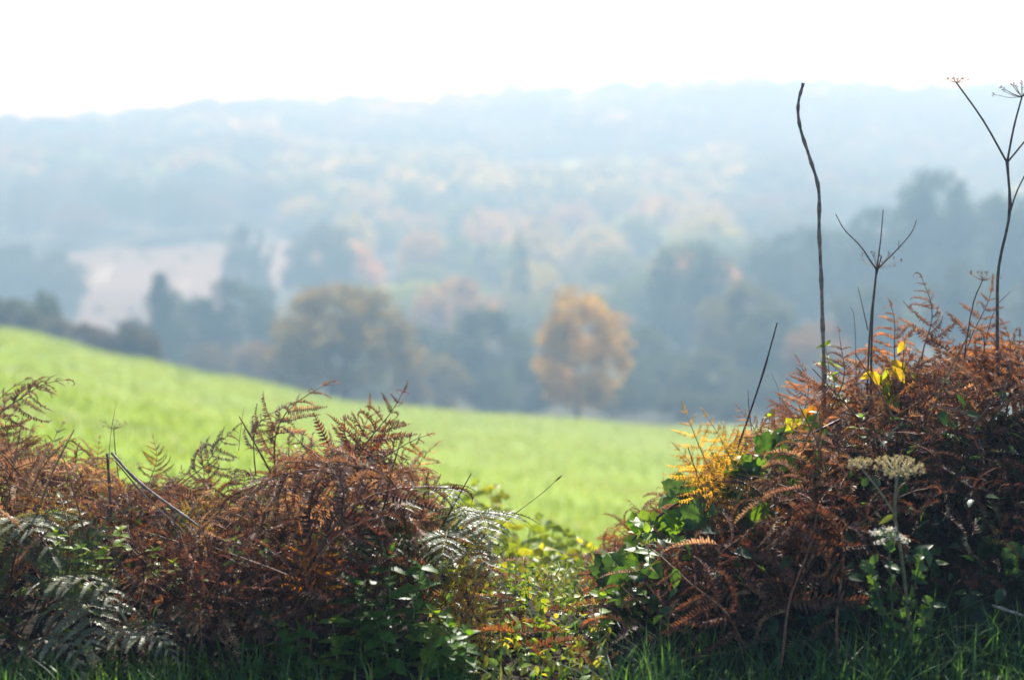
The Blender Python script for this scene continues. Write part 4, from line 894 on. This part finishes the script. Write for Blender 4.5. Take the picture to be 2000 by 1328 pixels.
# slanting stick and other canes
def stick(label, pts, d, r0, r1, col, name='stick', cat='stick', n=10, d2=None):
    Q = [at(p[0], p[1], d + ((d2-d)*i/(len(pts)-1) if d2 else 0)) for i, p in enumerate(pts)]; B = Q[0]
    t = thing(name, label, cat, Matrix.Translation(B)); stem_obj(t, [q-B for q in Q], r0*.85, r1*.85, col, n=n, nodes_at=(3, 7)); return t
t = stick('thin dark stick slanting up left of the wavy stem', [(1400, 1010), (1450, 850), (1490, 730), (1518, 630)], 4.8, .0048, .0028, (.06, .05, .05))
t = stick('short twiggy dead stalk left of the slanting stick', [(1468, 840), (1463, 800), (1461, 762)], 4.95, .002, .001, (.06, .05, .05))
stick('fine dry stalk with a seed tip right of the slanting stick', [(1525, 800), (1520, 760), (1507, 730)], 5.0, .001, .0008, (.18, .14, .1))
stick('brown cane standing upright where the right bank meets the gap', [(1208, 1300), (1209, 1200), (1206, 1120)], 4.45, .0065, .006, (.16, .08, .045), 'cane', 'cane')
stick('thin dark twig leaning in the gap', [(1150, 1260), (1130, 1190), (1120, 1140)], 4.6, .0028, .0015, (.06, .035, .03))
stick('long thin twig lying across the gap', [(1040, 1240), (1110, 1190), (1200, 1150)], 4.9, .003, .002, (.10, .06, .045))
stick('orange-brown bracken stalk slanting across the lower right bank', [(1385, 1240), (1450, 1180), (1530, 1105), (1600, 1050)], 4.4, .0042, .003, (.26, .12, .04), 'bracken_stalk', 'stalk', d2=4.6)
stick('long brown bracken stalk slanting up from the verge grass', [(1430, 1320), (1490, 1250), (1540, 1170), (1570, 1090)], 4.25, .0042, .003, (.20, .10, .05), 'bracken_stalk', 'stalk', d2=4.5)
stick('reddish cane upright in the dark part of the right bank', [(1830, 1140), (1855, 1040), (1870, 930)], 4.5, .004, .003, (.15, .05, .035), 'cane', 'cane')
stick('yellowish cane upright by the brown leaf at the right edge', [(1955, 1300), (1958, 1180), (1965, 1060)], 4.35, .004, .003, (.28, .19, .08), 'cane', 'cane')
stick('pale broken stick lying at the right picture edge', [(1938, 1182), (1970, 1192), (2010, 1206)], 4.15, .006, .0055, (.34, .28, .22))
stick('thin brown stem left of the cream hogweed', [(1650, 1220), (1655, 1080), (1660, 930)], 4.6, .004, .0028, (.13, .075, .05), 'bracken_stalk', 'stalk')
stick('second thin brown stem left of the cream hogweed', [(1682, 1250), (1690, 1060), (1700, 900)], 4.62, .004, .0028, (.13, .075, .05), 'bracken_stalk', 'stalk')
t = stick('stalk of a large curled brown leaf in the shade', [(1897, 1200), (1897, 1160), (1890, 1135)], 4.3, .0035, .002, (.2, .12, .08), 'dead_leaf', 'leaf')
leaf(t, 'oval', at(1905, 1150, 4.3)-at(1897, 1200, 4.3), Vector((-.5, 0, .8)), Vector((.2, -1, .1)), .085, (.17, .06, .035))
t['label'] = 'large curled brown leaf on a stalk in the shade of the bank'
# left mound stalks
stick('grey broken stalk standing upright on the left mound', [(240, 1200), (222, 1060), (214, 950), (209, 885)], 4.55, .0055, .005, (.16, .11, .08), 'dry_weed', 'weed')
t = stick('long pale stalk snapped over and slanting down right across the left mound', [(218, 884), (270, 940), (350, 1000), (440, 1065)], 4.5, .0055, .0045, (.22, .16, .12), 'dry_weed', 'weed', d2=4.35)
stick('second slim stalk lying beside the snapped one', [(225, 900), (300, 985), (420, 1090)], 4.52, .003, .0025, (.18, .12, .09), 'dry_weed', 'weed')
B = at(440, 1075, 4.33); t = thing('dead_umbel', 'dry fan of bare umbel rays hanging on the left mound', 'umbel', Matrix.Translation(B))
m = MB()
for i in range(20):
    a = 6.28*i/20+random.uniform(-.2, .2); ln = random.uniform(.06, .13); e = Vector((math.cos(a)*ln, -.03, math.sin(a)*ln*.55-.01)); m.add(tube([(0, 0, 0), e*.6+Vector((0, 0, .012)), e], [.0014, .001, .0007], 4))
link('ray', m.mesh('ray', M_stalk), t, (.26, .19, .13))
stick('thin upright grass-like stalk behind the broken one', [(212, 960), (215, 860), (228, 782)], 4.9, .0017, .0008, (.22, .2, .1), 'dry_weed', 'weed')
B = at(230, 960, 4.9); t = thing('cow_parsley', 'small green-brown umbel behind the broken stalk of the left mound', 'cow parsley', Matrix.Translation(B)); L = lambda px, py, d=4.9: at(px, py, d)-B
stem_obj(t, [L(235, 960), L(225, 880), L(222, 838)], .0022, .0016, (.2, .18, .08), n=6)
umbel(t, L(222, 838), (0, 0, 1), .06, 9, (.24, .2, .1), .006, .4, 4, rr=.0009)
stick('short snapped stick pointing up left on the left mound skyline', [(530, 925), (500, 870), (467, 813)], 4.95, .0042, .0028, (.24, .12, .06))
stick('thin upright stalk touching the snapped stick', [(466, 880), (470, 840), (476, 798)], 4.95, .0012, .0007, (.12, .08, .06), 'dry_weed', 'weed')
stick('reddish bare stalk slanting low on the left mound', [(175, 1135), (145, 1095), (120, 1065)], 4.35, .004, .0035, (.22, .10, .07), 'bracken_stalk', 'stalk')
stick('pale stalk slanting up to the arched frond at lower centre', [(500, 1215), (560, 1180), (600, 1165)], 4.3, .0035, .003, (.28, .22, .12), 'bracken_stalk', 'stalk')
stick('orange stalk slanting low beside the verge grass', [(440, 1275), (475, 1235), (500, 1195)], 4.2, .0035, .003, (.34, .16, .04), 'bracken_stalk', 'stalk')
stick('thick pale green stalk rising through the nettles', [(690, 1340), (710, 1265), (745, 1195)], 4.2, .0055, .004, (.20, .20, .09), 'green_stalk', 'stalk')
t = stick('long fine grass stalk leaning right across the bright field', [(935, 1060), (1010, 1000), (1060, 962), (1092, 933)], 4.6, .0016, .0009, (.22, .16, .09), 'grass_stalk', 'grass')
h = MB(); g0 = at(1084, 940, 4.6)-at(935, 1060, 4.6); g1 = at(1098, 928, 4.6)-at(935, 1060, 4.6)
h.add(tube([g0, g0.lerp(g1, .5), g1], [.001, .0034, .0008], 5)); link('seed_head', h.mesh('seed_head', M_seed), t, (.16, .1, .06))

rs = random.Random(77); seen_l = {}
for k in range(34):
    lft = k < 17; px = (-60+k*57 if lft else 1230+(k-17)*48) + rs.uniform(-15, 15); d = rs.uniform(4.25, 4.9)
    tp = top_py(px); y0 = tp + rs.uniform(170, 300); y1 = tp + rs.uniform(10, 150); dx = rs.choice((-1, 1))*rs.uniform(25, 130)
    place = next(w_ for q, w_ in (LMK_L if px < 960 else LMK_R) if px <= q)
    c = rs.choice([(.24, .12, .06), (.30, .2, .12), (.15, .09, .06), (.34, .18, .06)])
    lb = '%s %s bare bracken stalk slanting %s %s' % ('pale' if c[1] > .15 else 'brown', 'thin' if k % 2 else 'stout', 'up right' if dx > 0 else 'up left', place)
    if lb in seen_l: lb = lb.replace('bare', 'shorter bare' if y0-y1 < seen_l[lb] else 'longer bare')
    seen_l[lb] = y0-y1
    stick(lb or '%s %s bare bracken stalk slanting %s %s' % ('pale' if c[1] > .15 else 'brown', 'thin' if k % 2 else 'stout', 'up right' if dx > 0 else 'up left', place), [(px, y0), (px+dx*.45, (y0+y1)/2+rs.uniform(-12, 12)), (px+dx, y1)], d, .0034 if k % 2 else .0045, .002, c, 'bracken_stalk', 'stalk', d2=d-.15)
# ------------------------------------------------------------------ ground leaves in the gap and verge grass (uncountable)
def ground_leaves(name, n, p0, p1, d0, d1, h, cols, label, seed, size=(.03, .06)):
    r = np.random.default_rng(seed); rr = random.Random(seed); Vs = []; Fs = []; Cs = []; off = 0
    src = []
    for me in LV['oval'] + LV['toothed'][:1]:
        a = np.empty(len(me.vertices)*3, np.float32); me.vertices.foreach_get('co', a); src.append((a.reshape(-1, 3), np.array([tuple(p.vertices) for p in me.polygons])))
    for i in range(n):
        px = rr.uniform(p0, p1); d = rr.uniform(d0, d1); x = (px-1000)/FPX*d*1.04
        hh = min(h, max(.03, (at(px, top_py(px), d).z-tz(x, d))*.8))
        m = np.array(frame(rv(), Vector((rr.gauss(0, .5), rr.gauss(-.2, .5), 1)), (x, d, tz(x, d)+hh*rr.random()), rr.uniform(*size)))
        a, f = src[i % len(src)]; Vs.append(a @ m[:3, :3].T + m[:3, 3]); Fs.append(f+off); off += len(a)
        Cs.append(np.tile(np.array(rr.choice(cols))*rr.uniform(.7, 1.3), (len(a), 1)))
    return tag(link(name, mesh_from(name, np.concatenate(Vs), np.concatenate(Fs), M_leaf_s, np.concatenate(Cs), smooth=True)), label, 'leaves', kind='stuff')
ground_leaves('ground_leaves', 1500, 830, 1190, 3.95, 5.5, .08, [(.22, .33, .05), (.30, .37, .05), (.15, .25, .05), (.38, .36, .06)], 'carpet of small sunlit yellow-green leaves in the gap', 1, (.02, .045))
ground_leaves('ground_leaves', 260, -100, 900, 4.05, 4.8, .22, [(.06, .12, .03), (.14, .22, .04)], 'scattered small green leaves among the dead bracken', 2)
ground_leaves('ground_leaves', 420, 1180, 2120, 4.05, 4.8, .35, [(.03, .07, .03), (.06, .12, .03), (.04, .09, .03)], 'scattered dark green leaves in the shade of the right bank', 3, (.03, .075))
def verge_grass(n, p0, p1, d0, d1, h0, h1, cols, label, seed):
    r = np.random.default_rng(seed); d = r.uniform(d0, d1, n); px = r.uniform(p0, p1, n); x = (px-1000)/FPX*d*1.04
    c = np.array(cols)[r.integers(0, len(cols), n)]*r.uniform(.7, 1.3, (n, 1))
    cl = .45+.8*np.clip(vnoise(x, d, .25, seed)+.5, 0, 1)
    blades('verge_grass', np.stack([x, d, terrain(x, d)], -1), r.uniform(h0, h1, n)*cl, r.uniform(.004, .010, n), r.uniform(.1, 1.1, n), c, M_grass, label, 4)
G = [(.075, .18, .035), (.10, .22, .04), (.06, .14, .04), (.15, .26, .06)]
verge_grass(1100, -150, 640, 3.75, 4.08, .05, .15, G, 'green grass along the verge under the left mound', 21)
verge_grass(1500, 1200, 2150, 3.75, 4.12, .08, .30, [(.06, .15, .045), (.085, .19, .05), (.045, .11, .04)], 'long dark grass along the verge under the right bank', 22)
verge_grass(700, 640, 1200, 3.75, 5.6, .04, .11, G+[(.3, .3, .08)], 'short sunlit grass along the verge in the gap', 23)

# ------------------------------------------------------------------ labels that still coincide: tell them apart by their order from left to right
by = {}
for o in sc.objects:
    if o.get('label') and o.parent is None and o.get('kind') is None: by.setdefault(o['label'], []).append(o)
ORD = ['first', 'second', 'third', 'fourth', 'fifth', 'sixth', 'seventh', 'eighth', 'ninth', 'tenth', 'eleventh', 'twelfth']
for lb, os_ in by.items():
    if len(os_) < 2: continue
    os_.sort(key=lambda o: o.matrix_basis.translation.x/max(o.matrix_basis.translation.y, 1))
    for i, o in enumerate(os_):
        pre = (['leftmost', 'rightmost'] if len(os_) == 2 else ['leftmost', 'middle', 'rightmost'])[i] if len(os_) < 4 else None
        if pre: o['label'] = pre + ' ' + lb
        else: o['label'] = ' '.join(lb.split()[:12]) + ', %s from left' % ORD[min(i, 11)]
